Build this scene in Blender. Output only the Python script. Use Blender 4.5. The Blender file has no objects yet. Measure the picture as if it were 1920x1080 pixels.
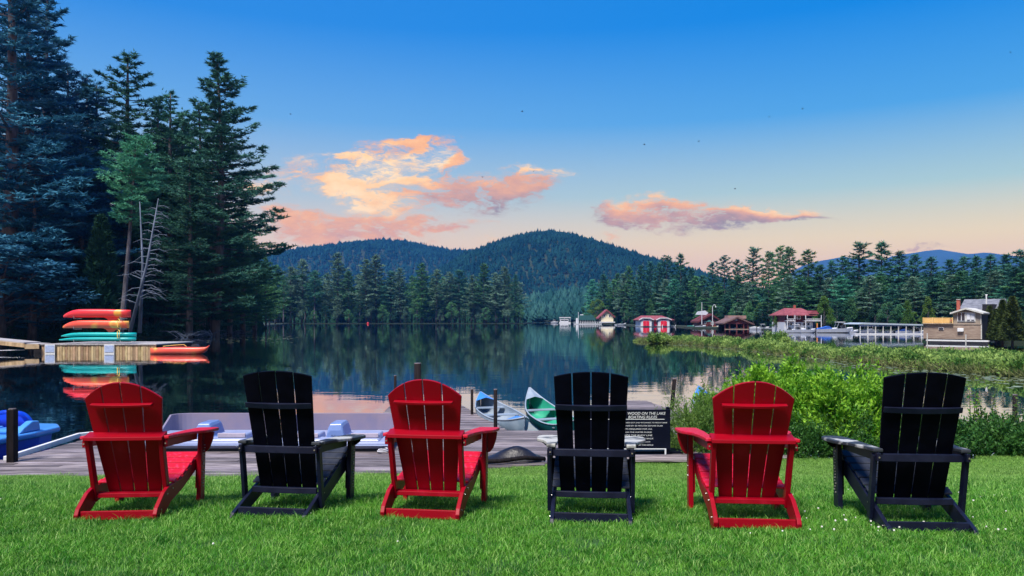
import bpy, bmesh, math, random
import numpy as np
from mathutils import Vector, Matrix
random.seed(7); RNG = np.random.default_rng(11)
scene = bpy.context.scene
COL = scene.collection
PI = math.pi

# ------------------------------------------------------------------ camera
ZC, HOR, FOC = 1.32, 598.0, 1400.0      # eye height over the lawn, horizon row, focal length in photo pixels
WATER = -1.28
cam_d = bpy.data.cameras.new('camera'); cam = bpy.data.objects.new('camera', cam_d); COL.objects.link(cam)
cam.location = (0, 0, ZC); cam.rotation_euler = (PI/2, 0, 0)
cam_d.sensor_width = 36; cam_d.lens = 36*FOC/1920; cam_d.shift_y = (HOR-540)/1920
cam_d.clip_start = 0.1; cam_d.clip_end = 30000
scene.camera = cam

def S(r, g, b):                          # sRGB 0-255 -> linear
    f = lambda c: (c/255/12.92) if c/255 <= .04045 else ((c/255+.055)/1.055)**2.4
    return (f(r), f(g), f(b), 1)

# ------------------------------------------------------------------ node helper
class NT:
    def __init__(s, tree): s.t = tree; s.n = tree.nodes; s.l = tree.links
    def new(s, typ, **kw):
        n = s.n.new(typ)
        for k, v in kw.items(): setattr(n, k, v)
        return n
    def link(s, a, b): s.l.new(a, b)
    def put(s, sock, v):
        if hasattr(v, 'is_output') or isinstance(v, bpy.types.NodeSocket): s.l.new(v, sock)
        else: sock.default_value = v
    def math(s, op, a, b=None, c=None, clamp=False):
        n = s.n.new('ShaderNodeMath'); n.operation = op; n.use_clamp = clamp
        s.put(n.inputs[0], a)
        if b is not None: s.put(n.inputs[1], b)
        if c is not None: s.put(n.inputs[2], c)
        return n.outputs[0]
    def vmath(s, op, a, b=None):
        n = s.n.new('ShaderNodeVectorMath'); n.operation = op
        s.put(n.inputs[0], a)
        if b is not None: s.put(n.inputs[1], b)
        return n
    def mix(s, f, a, b, mode='MIX'):
        n = s.n.new('ShaderNodeMix'); n.data_type = 'RGBA'; n.blend_type = mode
        s.put(n.inputs[0], f); s.put(n.inputs[6], a); s.put(n.inputs[7], b)
        return n.outputs[2]
    def noise(s, vec, scale, detail=4, rough=.55, out=0):
        n = s.n.new('ShaderNodeTexNoise'); n.inputs['Scale'].default_value = scale
        n.inputs['Detail'].default_value = detail; n.inputs['Roughness'].default_value = rough
        if vec is not None: s.l.new(vec, n.inputs['Vector'])
        return n.outputs[out]
    def ramp(s, fac, stops, interp='LINEAR'):
        n = s.n.new('ShaderNodeValToRGB'); r = n.color_ramp; r.interpolation = interp
        while len(r.elements) < len(stops): r.elements.new(0.5)
        for e, (p, c) in zip(r.elements, stops): e.position = p; e.color = c
        s.put(n.inputs[0], fac); return n.outputs[0]
    def smooth(s, v, a, b, lo=0., hi=1.):
        n = s.n.new('ShaderNodeMapRange'); n.interpolation_type = 'SMOOTHSTEP'
        s.put(n.inputs[0], v); n.inputs[1].default_value = a; n.inputs[2].default_value = b
        n.inputs[3].default_value = lo; n.inputs[4].default_value = hi
        return n.outputs[0]

# ------------------------------------------------------------------ world: evening sky with sunset clouds
SUN_EL, SUN_AZ = math.radians(60), math.radians(212)      # azimuth from +Y towards +X
world = bpy.data.worlds.new('World'); scene.world = world; world.use_nodes = True
w = NT(world.node_tree); w.n.clear()
tc = w.new('ShaderNodeTexCoord')
sep = w.new('ShaderNodeSeparateXYZ'); w.link(tc.outputs['Generated'], sep.inputs[0])
X, Y, Z = sep.outputs
zz = w.math('MAXIMUM', Z, 0.0)
right = w.smooth(X, -.45, .6)
K = lambda c, k: tuple(q*k for q in c[:3])+(1,)
low = w.ramp(zz, [(0, K(S(255, 174, 110), 1.35)), (.05, K(S(255, 190, 132), 1.2)), (.10, K(S(232, 200, 158), 1.1)), (.16, S(176, 192, 196)),
                  (.25, S(104, 162, 212)), (.36, S(40, 128, 208)), (.7, S(8, 104, 196)), (1, S(10, 82, 170))])
low2 = w.ramp(zz, [(0, K(S(255, 178, 100), 1.4)), (.05, K(S(255, 200, 120), 1.25)), (.10, K(S(240, 212, 146), 1.12)), (.16, S(172, 200, 192)),
                  (.25, S(74, 154, 212)), (.36, S(0, 124, 208)), (.7, S(0, 102, 196)), (1, S(8, 82, 170))])
skycol = w.mix(right, low, low2)
nish = w.new('ShaderNodeTexSky'); nish.sky_type = 'NISHITA'; nish.sun_disc = False
nish.sun_elevation = SUN_EL; nish.sun_rotation = SUN_AZ
nish_s = w.vmath('SCALE', nish.outputs[0]); nish_s.inputs['Scale'].default_value = 0.06
skycol = w.mix(0.02, skycol, nish_s.outputs[0])
# clouds: patches placed by direction (tangent of azimuth, tangent of elevation)
ys = w.math('MAXIMUM', Y, 0.05)
comb = w.new('ShaderNodeCombineXYZ'); w.link(w.math('DIVIDE', X, ys), comb.inputs[0]); w.link(w.math('DIVIDE', Z, ys), comb.inputs[1])
uv = comb.outputs[0]
st = w.vmath('MULTIPLY', uv, (1., 2.3, 1.)).outputs[0]
wn = w.noise(st, 9, 5, .6, out=1)
wn2 = w.noise(st, 34, 4, .6, out=1)
warp = w.vmath('MULTIPLY', w.vmath('SUBTRACT', wn, (.5, .5, .5)).outputs[0], (.14, .055, 0)).outputs[0]
warp2 = w.vmath('MULTIPLY', w.vmath('SUBTRACT', wn2, (.5, .5, .5)).outputs[0], (.035, .02, 0)).outputs[0]
p = w.vmath('ADD', w.vmath('ADD', uv, warp).outputs[0], warp2).outputs[0]
CL = [(590, 322, 95, 34, .75), (650, 352, 40, 26, 1.), (745, 268, 85, 14, .55), (800, 262, 60, 9, .4), (672, 290, 58, 12, .85), (845, 305, 16, 30, .35), (765, 308, 95, 40, .95), (690, 352, 55, 42, 1.1),
      (742, 384, 62, 22, .8), (800, 350, 150, 20, .5), (905, 368, 115, 26, .12), (960, 350, 72, 24, .45), (1005, 327, 66, 12, .9),
      (560, 398, 66, 18, .55), (700, 436, 160, 26, .5), (835, 418, 95, 14, .5), (620, 430, 70, 16, .6), (910, 460, 42, 7, .8), (490, 348, 50, 20, .75),
      (1210, 383, 62, 18, .75), (1165, 400, 55, 20, .05), (1290, 398, 150, 18, .42), (1335, 412, 135, 24, .08), (1465, 395, 70, 9, 1.), (1380, 388, 60, 6, .95), (1440, 409, 110, 7, .05),
      (1168, 438, 22, 11, .7), (1740, 458, 38, 6, .1), (905, 165, 60, 9, .3), (640, 420, 120, 26, .45), (1390, 402, 120, 12, .3)]
Dn = Ln = None
for (px, py, rx, ry, lit) in CL:
    c = ((px-960)/1400, (598-py)/1400, 0); r = (1400/rx/1.42, 1400/ry/1.38, 0)
    q = w.vmath('MULTIPLY', w.vmath('SUBTRACT', p, c).outputs[0], r)
    ln = w.vmath('LENGTH', q.outputs[0]).outputs['Value']
    d = w.smooth(ln, 1.15, .15, 0, 1. if lit > .06 or px < 1500 else .5)
    if px == 905 and py == 165: d = w.math('MULTIPLY', d, .3)
    l = w.math('MULTIPLY', d, lit)
    Dn = d if Dn is None else w.math('ADD', Dn, d)
    Ln = l if Ln is None else w.math('ADD', Ln, l)
fine = w.noise(w.vmath('ADD', st, warp2).outputs[0], 55, 5, .62)
fine2 = w.noise(st, 16, 4, .6)
wisp = w.noise(w.vmath('ADD', w.vmath('MULTIPLY', uv, (1.6, 4.2, 1)).outputs[0], w.vmath('MULTIPLY', warp, (2.4, 5, 0)).outputs[0]).outputs[0], 11, 7, .68)
dens = w.math('MULTIPLY', Dn, w.smooth(fine, .3, .7, .7, 1.12))
dens = w.math('MULTIPLY', dens, w.smooth(wisp, .36, .66, .26, 1.32))
dens = w.math('SUBTRACT', dens, w.smooth(fine2, .62, .3, 0, .22))
alpha = w.smooth(dens, .05, 1.15, 0, .95)
lit = w.math('DIVIDE', Ln, w.math('ADD', Dn, .05))
lit = w.math('ADD', lit, w.math('MULTIPLY', w.math('SUBTRACT', fine2, .5), 1.0), clamp=True)
ccol = w.ramp(lit, [(0, S(152, 130, 122)), (.3, S(214, 158, 124)), (.55, S(250, 176, 106)), (.8, K(S(255, 200, 128), 1.08)), (1, K(S(255, 216, 158), 1.12))])
alpha = w.math('MULTIPLY', alpha, w.math('GREATER_THAN', Y, .1))
skyc = w.mix(alpha, skycol, ccol)
skyc = w.vmath('SCALE', skyc); w.link(w.smooth(Y, -.7, .15, .72, 1.), skyc.inputs['Scale']); skyc = skyc.outputs[0]
bg = w.new('ShaderNodeBackground'); w.link(skyc, bg.inputs[0]); bg.inputs[1].default_value = .9
wo = w.new('ShaderNodeOutputWorld'); w.link(bg.outputs[0], wo.inputs[0])
world.cycles.sampling_method = 'MANUAL'; world.cycles.sample_map_resolution = 512

# ------------------------------------------------------------------ sun (soft evening glow)
sl = bpy.data.lights.new('sun', 'SUN'); sl.energy = 4.8; sl.angle = math.radians(18); sl.color = (1., .93, .84)
so = bpy.data.objects.new('sun', sl); COL.objects.link(so)
sd = Vector((math.sin(SUN_AZ)*math.cos(SUN_EL), math.cos(SUN_AZ)*math.cos(SUN_EL), math.sin(SUN_EL)))
so.rotation_euler = sd.to_track_quat('Z', 'Y').to_euler()
vs = scene.view_settings; vs.view_transform = 'Standard'; vs.look = 'None'; vs.exposure = 0.5; vs.gamma = 1; vs.use_curve_mapping = False
scene.cycles.use_denoising = True
scene.cycles.max_bounces = 5; scene.cycles.diffuse_bounces = 2; scene.cycles.glossy_bounces = 3
scene.cycles.transmission_bounces = 3; scene.cycles.volume_bounces = 0; scene.cycles.transparent_max_bounces = 4
scene.cycles.caustics_reflective = False; scene.cycles.caustics_refractive = False

# ------------------------------------------------------------------ materials
MATS = {}
def mat(name, col, col2=None, scale=5., rough=.6, bump=0., bscale=None, spec=.5, rnd=0., stretch=(1, 1, 1), detail=4, transl=0., coord='Object', metal=0., lo=.35, hi=.65, coat=0.):
    if name in MATS: return MATS[name]
    m = bpy.data.materials.new(name); m.use_nodes = True; t = NT(m.node_tree); t.n.clear()
    out = t.new('ShaderNodeOutputMaterial'); b = t.new('ShaderNodeBsdfPrincipled')
    tcn = t.new('ShaderNodeTexCoord'); v = t.vmath('MULTIPLY', tcn.outputs[coord], stretch).outputs[0]
    c = col if len(col) == 4 else (*col, 1)
    c2 = col2 if col2 is not None else tuple(min(1, x*1.25) for x in c[:3]); c2 = c2 if len(c2) == 4 else (*c2, 1)
    f = t.smooth(t.noise(v, scale, detail), lo, hi)
    cc = t.mix(f, c, c2)
    if rnd:
        oi = t.new('ShaderNodeObjectInfo')
        hs = t.new('ShaderNodeHueSaturation')
        t.link(t.math('MULTIPLY_ADD', oi.outputs['Random'], rnd, 1-rnd/2), hs.inputs['Value'])
        r2 = t.math('FRACT', t.math('MULTIPLY', oi.outputs['Random'], 17.3))
        t.link(t.math('MULTIPLY_ADD', r2, rnd*.08, .5-rnd*.04), hs.inputs['Hue'])
        t.link(cc, hs.inputs['Color']); cc = hs.outputs[0]
    t.link(cc, b.inputs['Base Color'])
    b.inputs['Roughness'].default_value = rough; b.inputs['Specular IOR Level'].default_value = spec; b.inputs['Metallic'].default_value = metal
    if coat: b.inputs['Coat Weight'].default_value = coat; b.inputs['Coat Roughness'].default_value = .15
    if bump:
        bn = t.new('ShaderNodeBump'); bn.inputs['Strength'].default_value = bump; bn.inputs['Distance'].default_value = .01
        t.link(t.noise(v, bscale or scale*3, 5), bn.inputs['Height']); t.link(bn.outputs[0], b.inputs['Normal'])
    sh = b.outputs[0]
    if transl:
        tr = t.new('ShaderNodeBsdfTranslucent'); t.link(cc, tr.inputs[0])
        mx = t.new('ShaderNodeMixShader'); mx.inputs[0].default_value = transl; t.link(sh, mx.inputs[1]); t.link(tr.outputs[0], mx.inputs[2]); sh = mx.outputs[0]
    t.link(sh, out.inputs[0]); MATS[name] = m; return m

M_RED = mat('red_polymer', (.27, .0002, .009), (.36, .006, .024), 7, lo=.55, hi=.78, detail=8, rough=.42, bump=.05, bscale=90, spec=.22)
M_BLK = mat('black_polymer', (.0010, .0012, .004), (.0020, .0024, .007), 10, rough=.5, bump=.06, bscale=90, spec=.05)
M_PATCHY = mat('patchy_black_polymer', (.02, .025, .035), (.42, .43, .42), 6.5, rough=.6, bump=.1, bscale=60, lo=.50, hi=.60, stretch=(1, .8, 1))  # pale grey noise patches over near-black polymer
M_PATCHY2 = mat('pale_patchy_polymer', (.08, .085, .09), (.46, .46, .43), 5, rough=.6, bump=.1, bscale=60, lo=.36, hi=.52)  # mostly pale grey, with darker grey patches
M_RED_LIT = mat('weathered_lit_red_polymer', (.50, .002, .02), (.58, .03, .09), 40, rough=.5, bump=.15, bscale=150, spec=.3, lo=.5, hi=.72)  # weathered flecks; brighter pinkish base paints sky light on seats and arms
M_STEEL = mat('steel', (.5, .5, .5), rough=.35, metal=1)
M_PLANK = mat('weathered_plank', (.085, .068, .075), (.28, .24, .25), 3, rough=.62, bump=.5, bscale=10, rnd=.95, stretch=(.6, 9, 9), spec=.35)
M_POST = mat('dark_post', (.005, .004, .005), (.014, .010, .012), 6, spec=.15, rough=.8, bump=.5, bscale=20, stretch=(4, 4, .6))
M_WHITE = mat('white_paint', (.74, .75, .76), (.66, .68, .70), 3, rough=.5)
M_WHITEB = mat('white_boat_gelcoat', (.62, .66, .76), (.56, .60, .72), 3, rough=.25)
M_BLUEB = mat('blue_boat_gelcoat', (.17, .25, .52), (.15, .23, .48), 3, rough=.3)
M_HULLDK = mat('dark_hull', (.012, .012, .02), rough=.5)
M_CHAIN = mat('bead_chain', (.35, .33, .34), rough=.4, metal=.6)

def tri_mesh(name, V, F, mats, parent=None, smooth=False, midx=None):
    me = bpy.data.meshes.new(name)
    V = np.asarray(V, dtype=np.float32); F = np.asarray(F, dtype=np.int32)
    me.vertices.add(len(V)); me.vertices.foreach_set('co', V.ravel())
    k = F.shape[1]
    me.loops.add(F.size); me.loops.foreach_set('vertex_index', F.ravel())
    me.polygons.add(len(F)); me.polygons.foreach_set('loop_start', np.arange(0, F.size, k, dtype=np.int32))
    if smooth: me.polygons.foreach_set('use_smooth', np.ones(len(F), dtype=bool))
    for m in (mats if isinstance(mats, (list, tuple)) else [mats]): me.materials.append(m)
    if midx is not None: me.polygons.foreach_set('material_index', np.asarray(midx, dtype=np.int32))
    me.update(calc_edges=True); me.validate()
    o = bpy.data.objects.new(name, me); COL.objects.link(o)
    if parent: o.parent = parent
    return o

class MB:
    """collects solids; build() links them as one mesh object"""
    def __init__(s): s.v = []; s.f = []; s.m = []
    def add(s, verts, faces, mi=0):
        b = len(s.v); s.v += [tuple(v) for v in verts]; s.f += [tuple(b+i for i in f) for f in faces]; s.m += [mi]*len(faces); return s
    def box(s, x0, x1, y0, y1, z0, z1, mi=0, M=None):
        vs = [(x, y, z) for z in (z0, z1) for y in (y0, y1) for x in (x0, x1)]
        if M: vs = [M @ Vector(v) for v in vs]
        return s.add(vs, [(0, 2, 3, 1), (4, 5, 7, 6), (0, 1, 5, 4), (2, 6, 7, 3), (0, 4, 6, 2), (1, 3, 7, 5)], mi)
    def beam(s, a, b, w, h, up=(0, 0, 1), mi=0):
        a, b = Vector(a), Vector(b); d = (b-a).normalized(); sd = d.cross(Vector(up))
        if sd.length < 1e-4: sd = d.cross(Vector((0, 1, 0)))
        sd.normalize(); u = sd.cross(d).normalized(); sd = sd*w/2; u = u*h/2
        vs = [q+i*sd+j*u for q in (a, b) for j in (-1, 1) for i in (-1, 1)]
        return s.add(vs, [(0, 1, 3, 2), (4, 6, 7, 5), (0, 4, 5, 1), (2, 3, 7, 6), (0, 2, 6, 4), (1, 5, 7, 3)], mi)
    def prism(s, poly, a0, a1, axis='x', mi=0):
        n = len(poly); mk = {'x': lambda a, p: (a, p[0], p[1]), 'y': lambda a, p: (p[0], a, p[1]), 'z': lambda a, p: (p[0], p[1], a)}[axis]
        vs = [mk(a0, q) for q in poly]+[mk(a1, q) for q in poly]
        fs = [tuple(range(n-1, -1, -1)), tuple(range(n, 2*n))]+[(i, (i+1) % n, n+(i+1) % n, n+i) for i in range(n)]
        return s.add(vs, fs, mi)
    def tube(s, pts, rad, n=6, mi=0, cap=True):
        pts = [Vector(q) for q in pts]; rad = [float(q) for q in rad] if isinstance(rad, (list, tuple)) else [float(rad)]*len(pts)
        ref = Vector((0, 0, 1)); rings = []
        for i, q in enumerate(pts):
            d = (pts[min(i+1, len(pts)-1)]-pts[max(i-1, 0)]).normalized()
            a = d.cross(ref)
            if a.length < .05: a = d.cross(Vector((1, 0, 0)))
            a.normalize(); b = d.cross(a).normalized()
            rings.append([q+rad[i]*(math.cos(2*PI*k/n)*a+math.sin(2*PI*k/n)*b) for k in range(n)])
        vs = [v for r in rings for v in r]; fs = []
        for i in range(len(pts)-1):
            for k in range(n): fs.append((i*n+k, i*n+(k+1) % n, (i+1)*n+(k+1) % n, (i+1)*n+k))
        if cap: fs += [tuple(range(n-1, -1, -1)), tuple((len(pts)-1)*n+k for k in range(n))]
        return s.add(vs, fs, mi)
    def loft(s, rings, mi=0, close=True, cap=True):
        n = len(rings[0]); vs = [v for r in rings for v in r]; fs = []
        for i in range(len(rings)-1):
            for k in range(n if close else n-1): fs.append((i*n+k, i*n+(k+1) % n, (i+1)*n+(k+1) % n, (i+1)*n+k))
        if cap: fs += [tuple(range(n-1, -1, -1)), tuple((len(rings)-1)*n+k for k in range(n))]
        return s.add(vs, fs, mi)
    def ball(s, c, r, n=8, sc=(1, 1, 1), mi=0):
        rings = []
        for i in range(1, n//2+1):
            th = PI*i/(n//2+1); rings.append([(c[0]+r*sc[0]*math.sin(th)*math.cos(2*PI*k/n), c[1]+r*sc[1]*math.sin(th)*math.sin(2*PI*k/n), c[2]-r*sc[2]*math.cos(th)) for k in range(n)])
        return s.loft(rings, mi)
    def build(s, name, mats, parent=None, smooth=False, bevel=0., fix=True):
        me = bpy.data.meshes.new(name); me.from_pydata(s.v, [], s.f)
        for m in (mats if isinstance(mats, (list, tuple)) else [mats]): me.materials.append(m)
        me.polygons.foreach_set('material_index', s.m)
        if smooth: me.polygons.foreach_set('use_smooth', [True]*len(s.f))
        me.update()
        if fix:
            bm = bmesh.new(); bm.from_mesh(me); bmesh.ops.recalc_face_normals(bm, faces=bm.faces); bm.to_mesh(me); bm.free()
        o = bpy.data.objects.new(name, me); COL.objects.link(o)
        if parent: o.parent = parent
        if bevel:
            b = o.modifiers.new('bevel', 'BEVEL'); b.width = bevel; b.segments = 2; b.limit_method = 'ANGLE'
        return o

def tag(o, label=None, cat=None, group=None, kind=None):
    if label: o['label'] = label
    if cat: o['category'] = cat
    if group: o['group'] = group
    if kind: o['kind'] = kind
    return o
def thing(name, label, cat, loc=(0, 0, 0), rz=0., group=None, scale=1.):
    o = bpy.data.objects.new(name, None); COL.objects.link(o); o.location = loc; o.rotation_euler = (0, 0, rz); o.scale = (scale,)*3 if not isinstance(scale, tuple) else scale
    o.empty_display_size = .1
    return tag(o, label, cat, group)
def copy_tree(o, parent=None):
    c = o.copy(); COL.objects.link(c); c.parent = parent
    for ch in o.children: copy_tree(ch, c)
    return c
def px2x(px, d): return (px-960)*d/FOC
def py2z(py, d): return ZC-(py-HOR)*d/FOC
def PP(px, py, d): return Vector((px2x(px, d), d, py2z(py, d)))
ORD = ['first', 'second', 'third', 'fourth', 'fifth', 'sixth', 'seventh', 'eighth', 'ninth', 'tenth', 'eleventh', 'twelfth', 'thirteenth', 'fourteenth', 'fifteenth',
       'sixteenth', 'seventeenth', 'eighteenth', 'nineteenth', 'twentieth'] + ['twenty-'+x for x in ['first', 'second', 'third', 'fourth', 'fifth', 'sixth', 'seventh', 'eighth', 'ninth']] + \
      ['thirtieth']+['thirty-'+x for x in ['first', 'second', 'third', 'fourth', 'fifth', 'sixth', 'seventh', 'eighth', 'ninth']]+['fortieth']
HAZE = 1.2e-4
#STRUCTURE
# ------------------------------------------------------------------ water
def water_mat():
    m = bpy.data.materials.new('lake_water'); m.use_nodes = True; t = NT(m.node_tree); t.n.clear()
    out = t.new('ShaderNodeOutputMaterial'); b = t.new('ShaderNodeBsdfPrincipled')
    g = t.new('ShaderNodeNewGeometry')
    b.inputs['Base Color'].default_value = (.004, .014, .022, 1); b.inputs['Roughness'].default_value = .015; gl = t.new('ShaderNodeBsdfGlossy'); gl.inputs['Roughness'].default_value = .01; gl.inputs['Color'].default_value = (.97, .98, 1, 1); fr = t.new('ShaderNodeFresnel'); fr.inputs['IOR'].default_value = 1.33; mx = t.new('ShaderNodeMixShader'); t.link(t.math('POWER', fr.outputs[0], .5), mx.inputs[0])
    b.inputs['IOR'].default_value = 1.75; b.inputs['Specular IOR Level'].default_value = .8
    v1 = t.vmath('MULTIPLY', g.outputs['Position'], (.35, 1.3, 1)).outputs[0]
    v2 = t.vmath('MULTIPLY', g.outputs['Position'], (1.2, 3.2, 1)).outputs[0]
    big = t.smooth(t.noise(g.outputs['Position'], .05, 2), .35, .65, .25, 1.)
    h = t.math('ADD', t.math('MULTIPLY', t.noise(v1, .55, 3), 1.0), t.math('MULTIPLY', t.noise(v2, 1.0, 2), .22))
    h = t.math('MULTIPLY', h, big)
    bn = t.new('ShaderNodeBump'); bn.inputs['Strength'].default_value = 1.0; bn.inputs['Distance'].default_value = .0085
    t.link(h, bn.inputs['Height']); t.link(bn.outputs[0], b.inputs['Normal']); t.link(bn.outputs[0], gl.inputs['Normal']); t.link(bn.outputs[0], fr.inputs['Normal'])
    t.link(b.outputs[0], mx.inputs[1]); t.link(gl.outputs[0], mx.inputs[2]); t.link(mx.outputs[0], out.inputs[0]); return m
M_WATER = water_mat()
tag(tri_mesh('lake_water', [(-900, -60, WATER), (900, -60, WATER), (900, 1250, WATER), (-900, 1250, WATER)], [(0, 1, 2, 3)], M_WATER), kind='structure')

# ------------------------------------------------------------------ lawn ground
LZ = ([-40, 4.4, 5.5, 7, 9, 10.4, 12, 40], [0, 0, -.07, -.28, -.64, -.935, -1.0, -1.0])
LE = ([-40, -8, -2.3, .3, 3, 20, 40], [10.3, 10.45, 11.05, 11.95, 12.3, 12.9, 12.9])
def lawn_z(x, y): return float(np.interp(y, *LZ)) + .012*math.sin(1.7*x+.6*y)*math.cos(1.1*y-.4*x)
def lawn_edge(x): return float(np.interp(x, *LE)) + .05*math.sin(3.1*x)
M_SOIL = mat('lawn_soil', (.012, .055, .008), (.028, .10, .014), 6, rough=.95, bump=.6, bscale=60, coord='Object')
nx, ny = 120, 110; V = []
ts = np.linspace(0, 1, ny)
for j in range(ny):
    for i in range(nx):
        x = -24+48*i/(nx-1); e = lawn_edge(x); y = -25+(e+25)*ts[j]**.35
        V.append((x, y, lawn_z(x, y)))
for i in range(nx):
    x = -24+48*i/(nx-1); V.append((x, lawn_edge(x)+.9, -1.9))
F = [(j*nx+i, j*nx+i+1, (j+1)*nx+i+1, (j+1)*nx+i) for j in range(ny) for i in range(nx-1)]
tag(tri_mesh('lawn', V, F, M_SOIL, smooth=True), kind='structure')

# grass blades: three patches of real blades, scattered over the lawn
def grass_mat(name, c1, c2, c3):
    m = bpy.data.materials.new(name); m.use_nodes = True; t = NT(m.node_tree); t.n.clear()
    out = t.new('ShaderNodeOutputMaterial'); b = t.new('ShaderNodeBsdfPrincipled')
    g = t.new('ShaderNodeNewGeometry')
    f = t.smooth(t.noise(g.outputs['Position'], 1.5, 5), .43, .57)
    f2 = t.smooth(t.noise(g.outputs['Position'], 7, 4), .3, .7)
    cc = t.mix(f, (*c1, 1), (*c2, 1)); cc = t.mix(f2, cc, (*c3, 1))
    rp = t.math('MULTIPLY', g.outputs['Random Per Island'], 1.0)
    sy = t.new('ShaderNodeSeparateXYZ'); t.link(g.outputs['Position'], sy.inputs[0]); cc = t.mix(t.smooth(sy.outputs[1], 5.2, 10.5, 0, .45), cc, (.34, .52, .12, 1)); cc = t.mix(t.smooth(rp, .66, 1, 0, .85), cc, (.40, .62, .17, 1)); cc = t.mix(t.smooth(rp, .35, .0, 0, .6), cc, (.02, .11, .01, 1))  # some random blades are painted paler as highlights
    t.link(cc, b.inputs['Base Color']); b.inputs['Roughness'].default_value = .5; b.inputs['Specular IOR Level'].default_value = .35
    tr = t.new('ShaderNodeBsdfTranslucent'); t.link(cc, tr.inputs[0])
    mx = t.new('ShaderNodeMixShader'); mx.inputs[0].default_value = .35; t.link(b.outputs[0], mx.inputs[1]); t.link(tr.outputs[0], mx.inputs[2])
    t.link(mx.outputs[0], out.inputs[0]); return m
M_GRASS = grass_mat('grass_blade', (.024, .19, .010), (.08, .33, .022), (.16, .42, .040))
M_CLOVER = mat('clover_white', (.75, .72, .68), rough=.8)
pcol = bpy.data.collections.new('grass_patches')
for k in range(3):
    n = 1150; V = []; F = []; MI = []
    r = .24*np.sqrt(RNG.random(n)); a = RNG.random(n)*2*PI
    for i in range(n):
        bx_, by_ = r[i]*math.cos(a[i]), r[i]*math.sin(a[i]); h = .012+.024*RNG.random()+(.02 if RNG.random() < .03 else 0)
        az = RNG.random()*2*PI; ln = h*(.3+1.0*RNG.random()); wd = .0013+.0011*RNG.random()
        fa = RNG.random()*PI; sx, sy = math.cos(fa)*wd, math.sin(fa)*wd; dx, dy = math.cos(az)*ln, math.sin(az)*ln
        b = len(V)
        V += [(bx_-sx, by_-sy, -.012), (bx_+sx, by_+sy, -.012), (bx_+dx*.35-sx*.8, by_+dy*.35-sy*.8, h*.6), (bx_+dx*.35+sx*.8, by_+dy*.35+sy*.8, h*.6), (bx_+dx, by_+dy, h)]
        F += [(b, b+1, b+3), (b, b+3, b+2), (b+2, b+3, b+4)]; MI += [0, 0, 0]
    o = tri_mesh('grass_patch', V, F, [M_GRASS], midx=MI); COL.objects.unlink(o); pcol.objects.link(o)
pts = []
for j in range(200):
    y = 2.6+j*.235
    if y > 13.2: break
    hw = .78*y+1.6
    for i in range(int(2*hw/.235)+1):
        x = -hw+i*.235+random.uniform(-.09, .09); yy = y+random.uniform(-.09, .09)
        if yy < lawn_edge(x)+.05: pts.append((x, yy, lawn_z(x, yy)))
me = bpy.data.meshes.new('grass'); me.from_pydata(pts, [], []); grass = bpy.data.objects.new('grass', me); COL.objects.link(grass)
tag(grass, 'short green lawn grass under and around the garden chairs', 'grass', kind='stuff')
def scatter(o, coll, smin, smax):
    ng = bpy.data.node_groups.new('scatter', 'GeometryNodeTree')
    ng.interface.new_socket('Geometry', in_out='INPUT', socket_type='NodeSocketGeometry'); ng.interface.new_socket('Geometry', in_out='OUTPUT', socket_type='NodeSocketGeometry')
    N = ng.nodes; L = ng.links
    gi = N.new('NodeGroupInput'); go = N.new('NodeGroupOutput'); ip = N.new('GeometryNodeInstanceOnPoints'); ci = N.new('GeometryNodeCollectionInfo')
    ci.inputs[0].default_value = coll; ci.inputs[1].default_value = True; ci.inputs[2].default_value = True
    rr = N.new('FunctionNodeRandomValue'); rr.data_type = 'FLOAT_VECTOR'; rr.inputs[0].default_value = (0, 0, 0); rr.inputs[1].default_value = (0, 0, 2*PI)
    rs = N.new('FunctionNodeRandomValue'); rs.data_type = 'FLOAT'; rs.inputs[2].default_value = smin; rs.inputs[3].default_value = smax; rs.inputs['Seed'].default_value = 5
    L.new(gi.outputs[0], ip.inputs['Points']); L.new(ci.outputs[0], ip.inputs['Instance']); ip.inputs['Pick Instance'].default_value = True
    L.new(rr.outputs[0], ip.inputs['Rotation']); L.new(rs.outputs[1], ip.inputs['Scale']); L.new(ip.outputs[0], go.inputs[0])
    md = o.modifiers.new('scatter', 'NODES'); md.node_group = ng
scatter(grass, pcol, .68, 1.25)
# clover heads
b = MB()
for k in range(70):
    if k < 62: px = random.uniform(1480, 1920); py = random.uniform(880, 1010)
    else: px = random.uniform(0, 1920); py = random.uniform(900, 1075)
    d = 1400*1.34/(py-HOR); d = d if d < 5 else min(11, d*1.0+(d-5)*.9)
    x = px2x(px, d)
    if d < lawn_edge(x)-.1: b.ball((x, d, lawn_z(x, d)+.038), random.uniform(.004, .009), 5)
tag(b.build('clover_flowers', M_CLOVER), 'tiny white clover flowers scattered in the lawn', 'clover', kind='stuff')

# ------------------------------------------------------------------ shores and terrain
M_BANK = mat('bank_earth', (.02, .022, .016), (.05, .05, .035), .5, rough=.95)
M_FOREST_FLOOR = mat('forest_floor', (.012, .022, .014), (.02, .04, .02), .2, rough=.95)
def land(name, poly, z=-1.05, m=None):
    b = MB(); b.prism(poly, -3.2, z, 'z'); return tag(b.build(name, m or M_BANK), kind='structure')
LSH = [(px2x(q, d), d) for q, d in [(-200, 80), (0, 90), (150, 96), (300, 104), (400, 113), (450, 135), (485, 200), (505, 300), (540, 388), (700, 396), (850, 398), (985, 400)]]
land('left_shore', LSH+[(14, 430), (-40, 520), (-300, 620), (-600, 500), (-500, 60), (-90, 70)], m=M_FOREST_FLOOR)
RSH = [(px2x(q, d), d) for q, d in [(1085, 460), (1130, 380), (1200, 262), (1262, 250), (1300, 205), (1345, 196), (1420, 186), (1455, 152), (1540, 149), (1600, 142), (1730, 139)]]
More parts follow.
